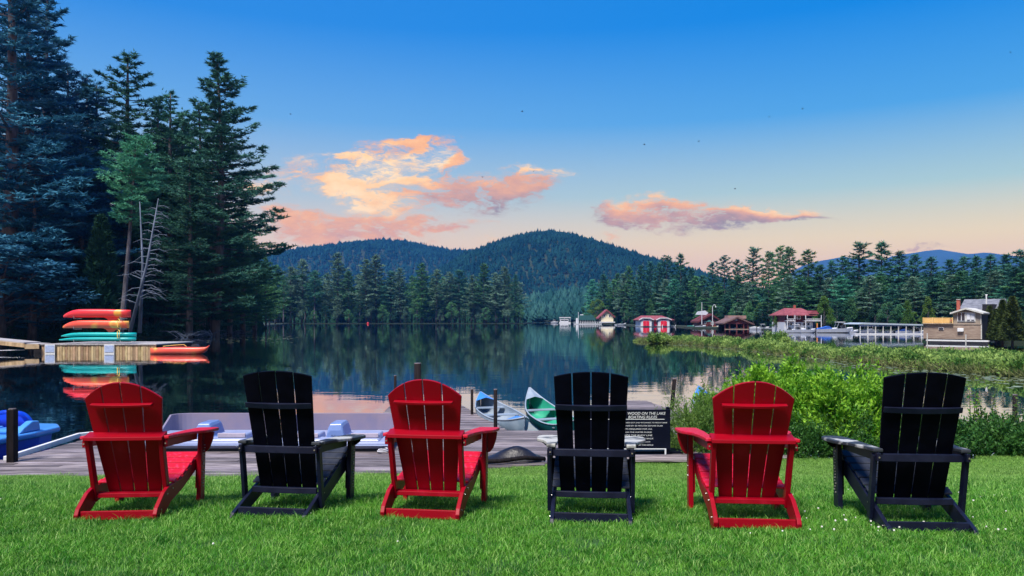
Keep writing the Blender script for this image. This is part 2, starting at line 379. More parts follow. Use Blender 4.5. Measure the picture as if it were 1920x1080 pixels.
land('right_shore', RSH+[(66, 105), (57, 88), (52.8, 80.5), (75, 78), (110, 76), (300, 80), (500, 300), (400, 700), (120, 700)], z=-.95, m=M_FOREST_FLOOR)
tag(tri_mesh('terrain', [(-6000, 1050, -.9), (6000, 1050, -.9), (6000, 5200, 8), (-6000, 5200, 8)], [(0, 1, 2, 3)], M_FOREST_FLOOR), kind='structure')
tag(tri_mesh('lake_bed', [(-6500, -80, -6), (6500, -80, -6), (6500, 5300, -6), (-6500, 5300, -6)], [(0, 1, 2, 3)], M_BANK), kind='structure')
def terr_noise(x, y, s): return math.sin(x*s+1.3*math.sin(y*s*.7))*math.cos(y*s*1.3+.8*math.sin(x*s*.9))
def ridge_mesh(name, prof, D, depth, m, treeh=0, x_step=12, ny=26, base=-1., name_stuff=None):
    xs = [px2x(q, D) for q, _ in prof]; zs = [py2z(v, D)-treeh for _, v in prof]
    gx = np.arange(xs[0], xs[-1]+.1, x_step); V = []; hz = {}
    for j in range(ny):
        t = j/(ny-1); y = D-depth*(1-t) if t < .75 else D+depth*(t-.75)*2
        for i, x in enumerate(gx):
            # contours stay on the same sight line only at the crest itself
            r = max(0, float(np.interp(x, xs, zs))-base)
            k = math.sin(min(1., t/.75)*PI/2)**1.25 if t < .75 else 1-(t-.75)*1.6
            k = min(k*(1+.10*terr_noise(x, y, .012)*(1-t)), (y/D)*(.80+.20*t/.75)) if t < .75 else k
            z = base+r*k
            V.append((x, y, z))
    n = len(gx); F = [(j*n+i, j*n+i+1, (j+1)*n+i+1, (j+1)*n+i) for j in range(ny-1) for i in range(n-1)]
    o = tag(tri_mesh(name, V, F, m, smooth=True), kind='structure')
    return np.array(V).reshape(ny, n, 3)
R1 = [(760, 600), (820, 520), (870, 480), (900, 466), (930, 454), (980, 439), (1005, 434), (1030, 433), (1055, 437), (1080, 443), (1105, 452), (1130, 461), (1180, 479), (1220, 492), (1260, 506), (1300, 522), (1400, 560), (1500, 600)]
R2 = [(380, 520), (450, 492), (500, 482), (530, 480), (560, 472), (600, 464), (640, 459), (690, 452), (740, 449), (780, 453), (820, 463), (860, 469), (900, 468), (950, 480), (1100, 560)]
R3 = [(900, 600), (940, 585), (985, 566), (1040, 556), (1085, 552), (1130, 546), (1200, 548), (1300, 560), (1400, 600)]
G1 = ridge_mesh('hill', R1, 1500, 480, M_FOREST_FLOOR, 9)
G2 = ridge_mesh('hill', R2, 2300, 700, M_FOREST_FLOOR, 12, 18)
G3 = ridge_mesh('hill', R3, 760, 240, M_FOREST_FLOOR, 7, 8)
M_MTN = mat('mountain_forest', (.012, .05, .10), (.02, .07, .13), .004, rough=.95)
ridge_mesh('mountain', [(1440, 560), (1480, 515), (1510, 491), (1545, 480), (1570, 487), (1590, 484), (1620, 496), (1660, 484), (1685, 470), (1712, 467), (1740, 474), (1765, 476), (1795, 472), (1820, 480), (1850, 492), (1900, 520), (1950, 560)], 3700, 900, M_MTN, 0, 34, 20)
# hillside woods, one mass of simple crowns on each hill
def crown_cloud(G, step, hmin, hmax, name, label, m, seed, lean=.55, nsp=13, front_only=True):
    rg = np.random.default_rng(seed); ny, n, _ = G.shape; C = []
    x0, x1 = G[0, 0, 0], G[0, -1, 0]
    for j in range(int(ny*.86)-1):
        y0, y1 = G[j, 0, 1], G[j+1, 0, 1]
        for yy in np.arange(y0, y1, step):
            t = (yy-y0)/(y1-y0+1e-6); zr = G[j, :, 2]*(1-t)+G[j+1, :, 2]*t
            xx = np.arange(x0, x1, step)+rg.uniform(-step/2, step/2, len(np.arange(x0, x1, step)))
            z = np.interp(xx, G[0, :, 0], zr)
            for a, c in zip(xx, z):
                if abs(a/yy) < .62: C.append((a, yy+rg.uniform(-step/2, step/2), c))
    C = np.array(C); N = len(C); h = rg.uniform(hmin, hmax, N)*(1+.35*(rg.random(N) < .12)); conif = rg.random(N) < lean
    k = nsp
    a = (np.arange(k)*2.399)[None, :]+rg.random((N, 1))*6.28; tt = (np.arange(k)+.5)/k
    R = np.where(conif[:, None], h[:, None]*.22*(1-tt)[None, :]+.3, h[:, None]*.36*np.sin(PI*np.clip(tt*.85+.2, 0, 1))[None, :]+.5)
    zc = np.where(conif[:, None], h[:, None]*(.12+.88*tt), h[:, None]*(.3+.7*tt))
    cx = C[:, 0, None]+.55*R*np.cos(a); cy = C[:, 1, None]+.55*R*np.sin(a); cz = C[:, 2, None]+zc
    w_ = R*.75+.5; up = h[:, None]*.20
    P0 = np.stack([cx-w_*np.sin(a), cy+w_*np.cos(a), cz-up*.8], -1); P1 = np.stack([cx+w_*np.sin(a), cy-w_*np.cos(a), cz-up*.8], -1)
    P2 = np.stack([cx+.6*R*np.cos(a)-.4*R*np.cos(a), cy, cz+up*1.4], -1)
    V = np.stack([P0, P1, P2], 2).reshape(-1, 3); F = np.arange(len(V)).reshape(-1, 3)
    o = tri_mesh(name, V, F, m); return tag(o, label, 'woods', kind='stuff')
M_HILL = mat('hillside_foliage', (.006, .050, .066), (.022, .105, .110), .03, rough=.9, spec=.1, transl=.15)  # extra blue in this foliage colour paints distance haze
M_HILL2 = mat('near_hill_foliage', (.03, .13, .13), (.08, .23, .21), .05, rough=.9, spec=.1, transl=.2)
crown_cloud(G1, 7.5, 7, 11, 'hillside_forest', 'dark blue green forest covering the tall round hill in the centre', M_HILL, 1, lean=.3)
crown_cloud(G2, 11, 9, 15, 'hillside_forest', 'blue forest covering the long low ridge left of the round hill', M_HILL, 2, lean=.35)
crown_cloud(G3, 5.5, 6, 11, 'hillside_forest', 'pale teal leafy woods at the foot of the round hill by the water', M_HILL2, 3, lean=.12, nsp=34)

# ------------------------------------------------------------------ trees
M_NEEDLE = [mat('pine_needles', (.020, .10, .085), (.07, .21, .14), .45, rough=.75, spec=.2, rnd=.5, transl=.18),
            mat('pine_needles_green', (.04, .15, .075), (.11, .27, .11), .45, rough=.75, spec=.2, rnd=.5, transl=.18),
            mat('hemlock_needles', (.05, .25, .18), (.14, .44, .27), .5, rough=.75, spec=.2, rnd=.2, transl=.2),
            mat('pine_needles_grey', (.09, .19, .14), (.18, .30, .21), .45, rough=.75, spec=.2, rnd=.4, transl=.18),
            mat('blue_cast_needles', (.012, .09, .20), (.055, .21, .34), .45, rough=.75, spec=.2, rnd=.4, transl=.18)]  # blue colour cast painted into the crowns of the leftmost trees
M_LEAF = [mat('leafy_crown', (.06, .15, .03), (.13, .24, .05), .6, rough=.7, spec=.2, rnd=.4, transl=.25),
          mat('cedar_foliage', (.012, .055, .035), (.035, .11, .060), 1.2, rough=.8, spec=.15, rnd=.3, transl=.1),
          mat('cedar_foliage_olive', (.045, .075, .020), (.10, .14, .04), 1.2, rough=.8, spec=.15, rnd=.3, transl=.1)]
M_BARK = mat('pine_bark', (.06, .055, .065), (.16, .15, .17), 1.2, rough=.9, bump=.4, stretch=(3, 3, .5))
M_DEADWOOD = mat('dead_wood', (.075, .10, .15), (.15, .19, .27), 1.2, rough=.8, stretch=(3, 3, .5))

def spikes(C, D, Ln, W, rg):
    n = len(C); r = rg.normal(size=(n, 3)); s = np.cross(D, r); s /= np.linalg.norm(s, axis=1, keepdims=True)+1e-9
    s = s*np.asarray(W).reshape(-1, 1)/2; T = C+D*np.asarray(Ln).reshape(-1, 1)
    return np.stack([C-s, C+s, T], 1).reshape(-1, 3)
def branch_curve(az, L, z0, rise, tip, n=6):
    t = np.linspace(0, 1, n); r = L*t; z = z0+L*(rise*t+tip*t**3)
    return np.stack([r*math.cos(az), r*math.sin(az), z], 1)
def make_pine(seed, H=30., base=.12, R=5.2, nb=110, tuft=.55, per_m=11, ns=7, ragged=.5, shape=.75, wide_at=.2, lopsided=0., fan=.30, trunk_r=.38):
    rg = np.random.default_rng(seed); tk = MB(); lm = MB(); Cs = []; Ds = []; Ls = []
    bend = rg.uniform(-.5, .5, 2)
    def tr(z): f = z/H; return np.array([bend[0]*math.sin(f*3), bend[1]*math.sin(f*2.3), 0])
    zs = np.linspace(-.8, H*.985, 9); tk.tube([tuple(tr(z)+np.array([0, 0, z])) for z in zs], [max(.04, trunk_r*(1-z/H)**.8+.03) for z in zs], 7)
    z = base*H
    for i in range(nb):
        f = (i+.5*rg.random())/nb; f = f**.92; zz_ = H*(base+(1-base)*f*.985)
        env = (1-f)**shape if f > wide_at else (1-wide_at)**shape*(.55+.45*f/max(wide_at, .01))
        az = i*2.399+rg.uniform(-.5, .5)
        lay = .66+.34*math.sin(f*H*2.1+seed)             # whorled layers with gaps between
        L = max(.5, R*env*lay*(1-ragged*rg.random())*(1+lopsided*math.cos(az)))
        rise = (-.10+.55*f**1.6)+rg.uniform(-.08, .08); tip = .12+.1*rg.random()
        c = branch_curve(az, L, zz_, rise, tip)+tr(zz_)
        lm.tube([tuple(q) for q in c[[0, 2, 4, 5]]], [.02+.014*L, .02+.009*L, .02, .012], 3, cap=False)
        n = max(4, int(per_m*L)); s = .22+.80*rg.random(n)**.8; s = np.minimum(s, 1.0)
        r = L*s; lat = rg.uniform(-1, 1, n)*fan*L*np.sin(PI*np.clip(s, .05, .93))**.7
        zc = zz_+L*(rise*s+tip*s**3)+rg.uniform(-.10, .16, n)*tuft-np.abs(lat)*.10
        cx = r*math.cos(az)-lat*math.sin(az); cy = r*math.sin(az)+lat*math.cos(az)
        P = np.stack([cx, cy, zc], 1)+tr(zz_)
        P = np.repeat(P, ns, 0)+rg.normal(size=(n*ns, 3))*tuft*.16*np.array([1, 1, .5])
        D = rg.normal(size=(n*ns, 3))*np.array([.8, .8, .42])+np.array([.55*math.cos(az), .55*math.sin(az), .28])
        D /= np.linalg.norm(D, axis=1, keepdims=True); Cs.append(P); Ds.append(D); Ls.append(tuft*rg.uniform(.6, 1.1, n*ns))
    # leader
    n = 26; P = np.stack([rg.normal(size=n)*.25, rg.normal(size=n)*.25, H*rg.uniform(.93, 1.0, n)], 1)+tr(H); D = rg.normal(size=(n, 3))*.5+np.array([0, 0, .8]); D /= np.linalg.norm(D, axis=1, keepdims=True)
    Cs.append(P); Ds.append(D); Ls.append(np.full(n, tuft))
    C = np.concatenate(Cs); D = np.concatenate(Ds); Ln = np.concatenate(Ls)
    return tk, lm, spikes(C, D, Ln, Ln*.28, rg)
def make_leafy(seed, H=14., R=4., base=.25, ncl=26, leaf=.35, nl=260, upright=0.):
    rg = np.random.default_rng(seed); tk = MB(); lm = MB(); Cs = []; Ds = []
    tk.tube([(0, 0, -.8), (.1, 0, H*.3), (-.1, .1, H*.62)], [.2, .15, .06], 7)
    for k in range(ncl):
        f = (k+.5)/ncl; z = H*(base+(1-base)*f*.93); rr = R*math.sin(PI*min(1, f*.8+.14))**.8*(.45+.4*rg.random())
        if upright: rr = R*(1-f)**.7*(.4+.4*rg.random())+.1
        a = rg.random()*6.28; c = np.array([rr*math.cos(a), rr*math.sin(a), z]); cr = R*(.30+.14*rg.random())*(1-.45*f)
        lm.tube([(0, 0, max(.2, z-1.2*rr-.5)), tuple(c)], [.05, .02], 4, cap=False)
        u = rg.normal(size=(nl, 3)); u /= np.linalg.norm(u, axis=1, keepdims=True); P = c+u*cr*(.55+.5*rg.random((nl, 1)))*np.array([1, 1, .75+upright])
        D = u*.6+rg.normal(size=(nl, 3))*.6+np.array([0, 0, .2+upright]); D /= np.linalg.norm(D, axis=1, keepdims=True); Cs.append(P); Ds.append(D)
    C = np.concatenate(Cs); D = np.concatenate(Ds); n = len(C); Ln = leaf*rg.uniform(.6, 1.2, n)
    return tk, lm, spikes(C, D, Ln, Ln*.6, rg)
def make_cedar(seed, H=8., R=1.5, n=9000, leaf=.35):
    rg = np.random.default_rng(seed); tk = MB(); lm = MB()
    tk.tube([(0, 0, -.8), (0, 0, H*.5), (0, 0, H*.95)], [.14, .09, .02], 6)
    f = rg.random(n)**1.15; a = rg.random(n)*6.28
    rr = R*(1-f)**.8*(.75+.25*np.sin(a*5+f*23+seed)+.12*np.sin(a*11-f*31))*(.6+.4*rg.random(n)**.5)+.04
    P = np.stack([rr*np.cos(a), rr*np.sin(a), H*(.02+.96*f)], 1)
    D = np.stack([np.cos(a)*.6, np.sin(a)*.6, np.full(n, .65)], 1)+rg.normal(size=(n, 3))*.35; D /= np.linalg.norm(D, axis=1, keepdims=True)
    for k in range(14):
        z = H*(.1+.06*k); lm.tube([(0, 0, z), (R*.7*(1-z/H)*math.cos(k*2.4), R*.7*(1-z/H)*math.sin(k*2.4), z+.4)], [.03, .01], 3, cap=False)
    Ln = leaf*rg.uniform(.6, 1.1, n); return tk, lm, spikes(P, D, Ln, Ln*.4, rg)
PROTO = {}
def proto(key, data):
    tk, lm, V = data
    a = tk.build('trunk', M_BARK, smooth=True, fix=False); l = lm.build('limbs', M_BARK, fix=False); c = tri_mesh('crown', V, np.arange(len(V)).reshape(-1, 3), M_NEEDLE[0])
    PROTO[key] = (a.data, l.data, c.data, {})
    for o in (a, l, c): bpy.data.objects.remove(o)
def tree(name, key, label, loc, H, H0, cmat, rz=None, wid=1., cat='tree', group=None, tilt=None):
    r = thing(name, label, cat, loc, random.uniform(0, 6.28) if rz is None else rz, group, (H/H0*wid, H/H0*wid, H/H0))
    if tilt: r.rotation_euler = (tilt[0], tilt[1], r.rotation_euler[2])
    a, l, c, var = PROTO[key]
    if cmat.name not in var:
        v = c if not var else c.copy(); v.materials[0] = cmat; var[cmat.name] = v
    for nm, me in (('trunk', a), ('limbs', l), ('crown', var[cmat.name])):
        o = bpy.data.objects.new(nm, me); COL.objects.link(o); o.parent = r
    return r
for k in range(4): proto(f'near{k}', make_pine(20+k, base=(.10, .16, .06, .3)[k], R=(8.6, 7.8, 9.6, 7.8)[k], nb=(130, 115, 140, 105)[k], lopsided=(.15, 0, .2, .1)[k], ragged=(.42, .5, .4, .5)[k], shape=(.8, .7, .85, .6)[k], tuft=.40, per_m=13, ns=8))
proto('big', make_pine(41, base=.04, R=8.4, nb=200, per_m=13, tuft=.42, ns=8, lopsided=.10, ragged=.34, shape=.66, fan=.30))
proto('slim', make_pine(55, H=30, base=.56, R=7.2, nb=90, per_m=16, tuft=.42, ragged=.3, shape=.5, wide_at=.5, fan=.42, trunk_r=.3))
for k in range(6): proto(f'far{k}', make_pine(60+k, base=(.14, .22, .1, .3, .16, .4)[k], R=(8.0, 7.2, 9.0, 7.6, 7.0, 7.6)[k], nb=(84, 76, 90, 64, 80, 52)[k], tuft=1.0, per_m=5, ns=6, ragged=(.45, .5, .42, .55, .45, .5)[k], fan=.34, shape=(.62, .55, .7, .45, .6, .42)[k]))
for k in range(2): proto(f'leafy{k}', make_leafy(80+k))
proto('cedar0', make_cedar(90)); proto('cedar1', make_cedar(91, R=1.3)); proto('leafycone', make_leafy(85, upright=.35, R=3.6, leaf=.4))
print('protos', {k: len(v[2].polygons) for k, v in PROTO.items()})

# left bank: (px, top row, distance, kind, width, material, label)
LB = [(12, -150, 92, 'near2', 1.1, 0, 'towering blue green pine at the left edge, tallest on the left bank'),
      (48, -80, 101, 'near0', .95, 0, 'very tall flat boughed pine beside the towering edge pine'),
      (88, -30, 112, 'near1', .9, 0, 'tall dark pine whose ragged boughs end beside the open sky at upper left'),
      (128, 120, 118, 'near3', .95, 0, 'dark pine with a blunt top just right of the towering edge pines'),
      (183, 152, 126, 'near1', .85, 0, 'dark pine in the dip between the edge pines and the twin topped pine'),
      (243, 97, 120, 'near3', .95, 0, 'tall straight dark pine with open crown above the pale green leaning tree'),
      (298, 182, 124, 'near0', .85, 0, 'shorter dark pine between the open crowned pine and the great layered pine'),
      (345, 205, 128, 'near1', .85, 0, 'dark pine tucked against the left side of the great layered pine'),
      (402, 96, 112, 'big', 1.0, 0, 'great layered white pine with long upswept boughs against the sunset sky'),
      (150, 250, 108, 'near0', .9, 0, 'dark pine standing behind the stacked kayaks, left of the green cedar'),
      (355, 300, 106, 'near2', .8, 0, 'dark pine behind the dead leaning tree'),
      (455, 395, 128, 'near2', .9, 1, 'green layered pine at the right foot of the great pine'),
      (478, 452, 160, 'near0', .95, 1, 'smaller green pine where the left bank turns towards the far shore'),
      (430, 440, 117, 'near1', .95, 1, 'mid green pine hanging low over the water right of the driftwood'),
      (163, 138, 124, 'near0', .85, 0, 'dark pine filling the skyline left of the open crowned pine'),
      (318, 168, 121, 'near2', .8, 0, 'dark broad pine midway between the open crowned pine and the great pine'),
      (372, 185, 119, 'near1', .85, 0, 'dark pine rising just behind the great layered pine'),
      (60, 330, 92, 'near2', 1.0, 0, 'blue green pine with shaggy boughs near the shore at the left edge'),
      (5, 430, 88, 'leafy0', 1.2, 3, 'bluish leafy tree low at the left picture edge'),
      (225, 300, 132, 'near2', .9, 0, 'dark pine deep in the shade behind the pale green leaning tree'),
      (300, 330, 130, 'near2', .9, 0, 'shaded pine filling the gap behind the dead leaning tree'),
      (105, 280, 122, 'near2', .9, 0, 'shaded pine filling the gap behind the stacked kayaks'),
      (395, 380, 121, 'near0', 1., 0, 'shaded dark pine under the great layered pine'),
      (30, 200, 110, 'near0', 1., 0, 'shaded pine behind the towering edge pine')]
MM = M_NEEDLE
def ground_at(d): return -1.1
for (px, top, d, key, wd, mi, lab) in LB:
    H = py2z(top, d)+1.1; m = MM[mi] if not (mi in (0, 3) and px < 200) else MM[4]
    H0 = 14. if key.startswith('leafy') else 30.
    tree('white_pine' if not key.startswith('leafy') else 'leafy_tree', key, lab, (px2x(px, d), d, -1.1), H, H0, m, rz=(-.1 if key == 'big' else None), wid=wd*(1.7 if key != 'big' else 1.5)*(30/H)**.35, group='trees on the left bank')
for i in range(20):                       # deeper rows of the left wood
    px = -80+i*27; d = 150+random.uniform(-8, 20); top = 250+random.uniform(-50, 70) if px < 430 else 420
    tree('white_pine', f'near{i%4}', f'pine deep in the left wood, {ORD[i]} from the left edge', (px2x(px, d), d, -1), py2z(top, d)+1, 30., MM[0], wid=1.8, group='pines deep in the left wood')
tree('hemlock', 'slim', 'pale green leaning hemlock with bare pale trunk above the cedar', (px2x(226, 89), 89, -1.1), 25, 30., MM[2], rz=1.2, wid=1.25, tilt=(0, .10), group='trees on the left bank')
tree('cedar', 'cedar0', 'dense dark green cedar right behind the stacked kayaks', (px2x(190, 94), 94, -1.1), 15.5, 8., M_LEAF[1], wid=1.15, group='trees on the left bank')
tree('cedar', 'cedar1', 'narrow dark cedar at the waterline left of the dead leaning tree', (px2x(146, 96), 96, -1.1), 11.5, 8., M_LEAF[1], wid=.9, group='trees on the left bank')
# dead leaning tree with bare branches
def snag(label, px0, py0, px1, py1, d, n, L):
    r = thing('dead_tree', label, 'tree', PP(px0, py0, d)); T = PP(px1, py1, d)-PP(px0, py0, d)
    b = MB(); b.tube([(0, 0, -.4), tuple(T*.5+Vector((.35, 0, 0))), tuple(T)], [.22, .14, .04], 7); b.build('trunk', M_DEADWOOD, r, smooth=True)
    for k in range(n):
        f = .2+.76*k/n; q = T*f+Vector((.35*math.sin(PI*f), 0, 0)); l = L*random.uniform(.35, 1)*(1.1-f*.7); a = random.uniform(-.6, .6)+(0 if k % 3 else PI)
        e = q+Vector((l*math.cos(a), l*math.sin(a)*.6, -.28*l+random.uniform(-.1, .5)*l)); mm = (q+e)/2+Vector((0, 0, .14*l))
        bb = MB(); bb.tube([tuple(q), tuple(mm), tuple(e)], [.05, .035, .012], 4, cap=False)
        for s_ in range(3):
            u = q.lerp(e, .4+.2*s_)+Vector((0, 0, .08*l)); bb.tube([tuple(u), tuple(u+Vector((random.uniform(0, .4)*l, random.uniform(-.2, .2), random.uniform(-.25, .2)*l)))], [.022, .008], 3, cap=False)
        bb.build('branch', M_DEADWOOD, r, fix=False)
snag('pale dead tree with drooping bare branches leaning right above the kayak dock', 243, 618, 297, 372, 85, 38, 3.8)
snag('thin straight dead trunk just left of the pale leaning dead tree', 262, 618, 262, 378, 86, 7, 1.0)
snag('short pale broken trunk in the shade left of the dark cedar', 97, 500, 104, 425, 96, 3, .8)
# middle peninsula
MID = [(520, 497, 4), (545, 500, 0), (566, 486, 1), (590, 508, 5), (632, 474, 2), (655, 508, 1), (688, 486, 0), (706, 478, 4), (735, 508, 3), (752, 502, 0), (790, 494, 2), (818, 506, 1), (842, 510, 4), (862, 506, 3),
       (884, 516, 0), (908, 494, 2), (930, 512, 1), (945, 500, 4), (968, 514, 0)]
for i, (px, top, k) in enumerate(MID):
    d = 404+random.uniform(0, 8); tree('white_pine', f'far{k}', f'tall layered pine on the far wooded point, {ORD[i]} along its shore from the left', (px2x(px, d), d, -1.1), py2z(top, d)+1.1, 30., MM[(1, 3, 3, 0, 3)[i % 5]], wid=(1.62 if px < 960 else 1.0), group='front pines on the far wooded point')
for i in range(24):
    px = 512+i*20; d = 425+random.uniform(0, 25); top = 520+random.uniform(-14, 10)
    tree('white_pine', f'far{i%5}', f'pine in the back row of the far wooded point, {ORD[i]} from the left', (px2x(px, d), d, -1.1), py2z(top, d)+1.1, 30., MM[(0, 1, 3)[i % 3]], wid=1.5, group='back pines on the far wooded point')
for i in range(22):
    px = 524+i*21.5; d = 401+random.uniform(0, 4); top = 570+random.uniform(-14, 12)
    tree('young_tree', ('leafy0', 'leafy1', 'leafycone')[i % 3], f'low bushy tree at the waterline of the far wooded point, {ORD[i]} from the left', (px2x(px, d), d, -1.1), py2z(top, d)+1.1, 14., (MM[1], M_LEAF[1], MM[3])[i % 3], wid=1.1, group='low trees at the waterline of the far point')
for i, (px, top, d) in enumerate([(500, 508, 250), (492, 480, 200), (512, 520, 330), (528, 515, 380), (470, 500, 150)]):
    tree('white_pine', f'far{i}', f'green pine on the shore between left bank and wooded point, {ORD[i]} of five', (px2x(px, d), d+3, -1.1), py2z(top, d)+1.1, 30., MM[1], wid=1.1, group='pines between the left bank and the far point')
# right shore
def dR(px): return float(np.interp(px, [1085, 1130, 1200, 1262, 1300, 1345, 1420, 1460, 1480, 1620, 1730, 1800, 1925], [470, 390, 290, 268, 250, 240, 220, 185, 170, 160, 150, 140, 120]))
def zoneR(px):
    for a, nm in [(1195, 'left of the red double boathouse'), (1270, 'behind the red double boathouse'), (1345, 'behind the brown gabled cottage'), (1430, 'behind the open brown boathouse'), (1540, 'behind the maroon roofed house'),
                  (1735, 'behind the covered boat slips'), (3000, 'behind the tall brown boathouse')]:
        if px < a: return nm
RT = [(1108, 560, 3, 1), (1122, 548, 1, 1), (1140, 528, 0, 1), (1158, 515, 2, 1), (1178, 502, 1, 1), (1200, 500, 0, 1), (1218, 494, 4, 1), (1236, 497, 1, 1), (1252, 484, 5, 1), (1275, 480, 2, 1), (1296, 506, 4, 1), (1316, 520, 1, 1),
      (1336, 496, 5, .8), (1357, 484, 5, .8), (1383, 491, 5, .8), (1413, 468, 3, .95), (1443, 477, 5, .8), (1463, 467, 5, .75), (1482, 469, 5, .75), (1512, 473, 3, .95), (1540, 500, 1, 1), (1558, 492, 4, .8), (1580, 485, 5, .8), (1612, 459, 3, 1.05),
      (1655, 458, 2, 1.1), (1690, 474, 0, 1), (1718, 481, 1, 1), (1748, 486, 4, 1), (1778, 490, 0, 1), (1805, 486, 1, 1), (1830, 484, 2, .9), (1858, 482, 4, 1), (1885, 480, 0, 1), (1915, 474, 1, 1), (1950, 470, 0, 1)]
cnt = {}
for (px, top, k, wd) in RT:
    d = dR(px)+18+random.uniform(0, 8); zn = zoneR(px); cnt[zn] = cnt.get(zn, 0)+1
    H = (py2z(top, d)+1)*1.03
    tree('white_pine', f'far{k}', f'skyline pine {zn}, {ORD[cnt[zn]-1]} from its left', (px2x(px, d), d, -1), H, 30., MM[(1, 0)[len(zn) % 2]], wid=wd*(30/H)**.5*1.25, group='skyline pines on the right shore')
cnt = {}
for i in range(44):
    px = 1112+i*19.3; d = dR(px)+6+random.uniform(0, 9); top = 535+random.uniform(-22, 26) if px < 1700 else 515+random.uniform(-16, 22); zn = zoneR(px); cnt[zn] = cnt.get(zn, 0)+1
    H = py2z(top, d)+1
    tree('white_pine', f'far{(0,2,1,4)[i%4]}', f'pine below the skyline {zn}, {ORD[cnt[zn]-1]} from its left', (px2x(px, d), d, -1), H, 30., MM[(1, 0, 1, 3)[i % 4]] if i % 8 else MM[2], wid=1.5*(30/H)**.5, group='lower pines on the right shore')
cnt = {}
for i in range(36):
    px = 1100+i*23.5; d = dR(px)+(1.5 if not 1735 < px < 1860 else 10)+random.uniform(0, 4); top = 575+random.uniform(-18, 10); zn = zoneR(px); cnt[zn] = cnt.get(zn, 0)+1
    H = py2z(top, d)+1; k = ('leafy0', 'leafycone', 'leafy1', 'leafycone')[i % 4]
    tree('leafy_tree', k, f'low leafy tree near the shore {zn}, {ORD[cnt[zn]-1]} from its left', (px2x(px, d), d, -1), H, 14., (M_LEAF[1], MM[1], M_LEAF[0], M_LEAF[1])[i % 4] if i % 3 else MM[1], wid=1.0*(14/H)**.3, group='low trees on the right shore')
for (px, top, d, wd, key, mi, lab) in [(1545, 555, 150, 1.2, 'leafycone', 0, 'rounded yellow green tree between the maroon roofed house and the boat slips'), (1700, 563, 140, 1., 'leafycone', 0, 'olive cone shaped tree above the left half of the boat slips'),
                                       (1740, 556, 142, .9, 'leafycone', 0, 'olive pointed tree above the yellow balcony'), (1455, 592, 150, 1., 'leafycone', 0, 'small olive bushy tree left of the maroon roofed house'),
                                       (1120, 560, 380, 1.4, 'leafy0', 0, 'bright green tree at the outer tip of the right shore')]:
    H = py2z(top, d)+1; tree('leafy_tree', key, lab, (px2x(px, d), d, -1), H, 14., M_LEAF[mi], wid=wd, group='bright trees on the right shore')
for i, (px, top, d) in enumerate([(1872, 594, 81), (1884, 574, 79), (1897, 580, 77), (1910, 562, 76), (1930, 556, 74)]):
    H = py2z(top, d)+1.1; tree('cedar', f'cedar{i%2}', f'dark olive cedar in the hedge right of the tall brown boathouse, {ORD[i]} from the house', (px2x(px, d), d+2.5, -1), H, 8., M_LEAF[2], wid=1.55, group='cedars beside the tall brown boathouse')
# solid woods behind the separate trees
def wood_mass(name, label, pts, hmin, hmax, m, seed, nsp=26):
    rg = np.random.default_rng(seed); C = np.array(pts); N = len(C); h = rg.uniform(hmin, hmax, N)
    a = (np.arange(nsp)*2.399)[None, :]+rg.random((N, 1))*6.28; tt = (np.arange(nsp)+.3)/nsp
    Rr = h[:, None]*.26*(1.02-tt)[None, :]+.4; cx = C[:, 0, None]+.6*Rr*np.cos(a); cy = C[:, 1, None]+.6*Rr*np.sin(a); cz = C[:, 2, None]+h[:, None]*tt
    w_ = Rr*.8+.4; up = h[:, None]*.13
    P0 = np.stack([cx-w_*np.sin(a), cy+w_*np.cos(a), cz-up], -1); P1 = np.stack([cx+w_*np.sin(a), cy-w_*np.cos(a), cz-up], -1); P2 = np.stack([cx, cy, cz+up*1.3], -1)
    V = np.stack([P0, P1, P2], 2).reshape(-1, 3); return tag(tri_mesh(name, V, np.arange(len(V)).reshape(-1, 3), m), label, 'woods', kind='stuff')
M_BACK = mat('back_wood_foliage', (.016, .065, .045), (.035, .11, .065), .3, rough=.9, spec=.1, transl=.1)
wood_mass('back_woods', 'dark woods filling the back of the far wooded point', [(px2x(random.uniform(440, 972), 452), 452+random.uniform(0, 22), -1) for k in range(420)], 14, 24, M_BACK, 1)
wood_mass('back_woods', 'dark woods filling the space behind the left bank trees', [(px2x(random.uniform(-260, 410), 180), 180+random.uniform(0, 20), -1) for k in range(420)], 14, 26, M_BACK, 2)
pb = []
for k in range(1100): q = random.uniform(1105, 2050); d = dR(q)+34+random.uniform(0, 14); pb.append((px2x(q, d), d, -1))
wood_mass('back_woods', 'dark woods filling the space behind the right shore trees', pb, 9, 13, M_BACK, 3)
# understory along the left bank and driftwood
def clumps(name, label, cat, centers, m, seed, leaf=.3, n=70, wratio=.5, flat=.7):
    rg = np.random.default_rng(seed); Cs = []; Ds = []
    for (x, y, z, r, h) in centers:
        u = rg.normal(size=(n, 3)); u[:, 2] = np.abs(u[:, 2]); u /= np.linalg.norm(u, axis=1, keepdims=True)
        Cs.append(np.array([x, y, z])+u*np.array([r, r, h])*(.55+.5*rg.random((n, 1)))); D = u*.6+rg.normal(size=(n, 3))*.5+np.array([0, 0, .5]); Ds.append(D/np.linalg.norm(D, axis=1, keepdims=True))
    C = np.concatenate(Cs); D = np.concatenate(Ds); Ln = leaf*rg.uniform(.6, 1.2, len(C))
    V = spikes(C, D, Ln, Ln*wratio, rg); o = tri_mesh(name, V, np.arange(len(V)).reshape(-1, 3), m)
    return tag(o, label, cat, kind='stuff')
M_UNDER = mat('shore_brush', (.015, .06, .045), (.045, .12, .07), .6, rough=.85, spec=.15, transl=.15)
cs = []
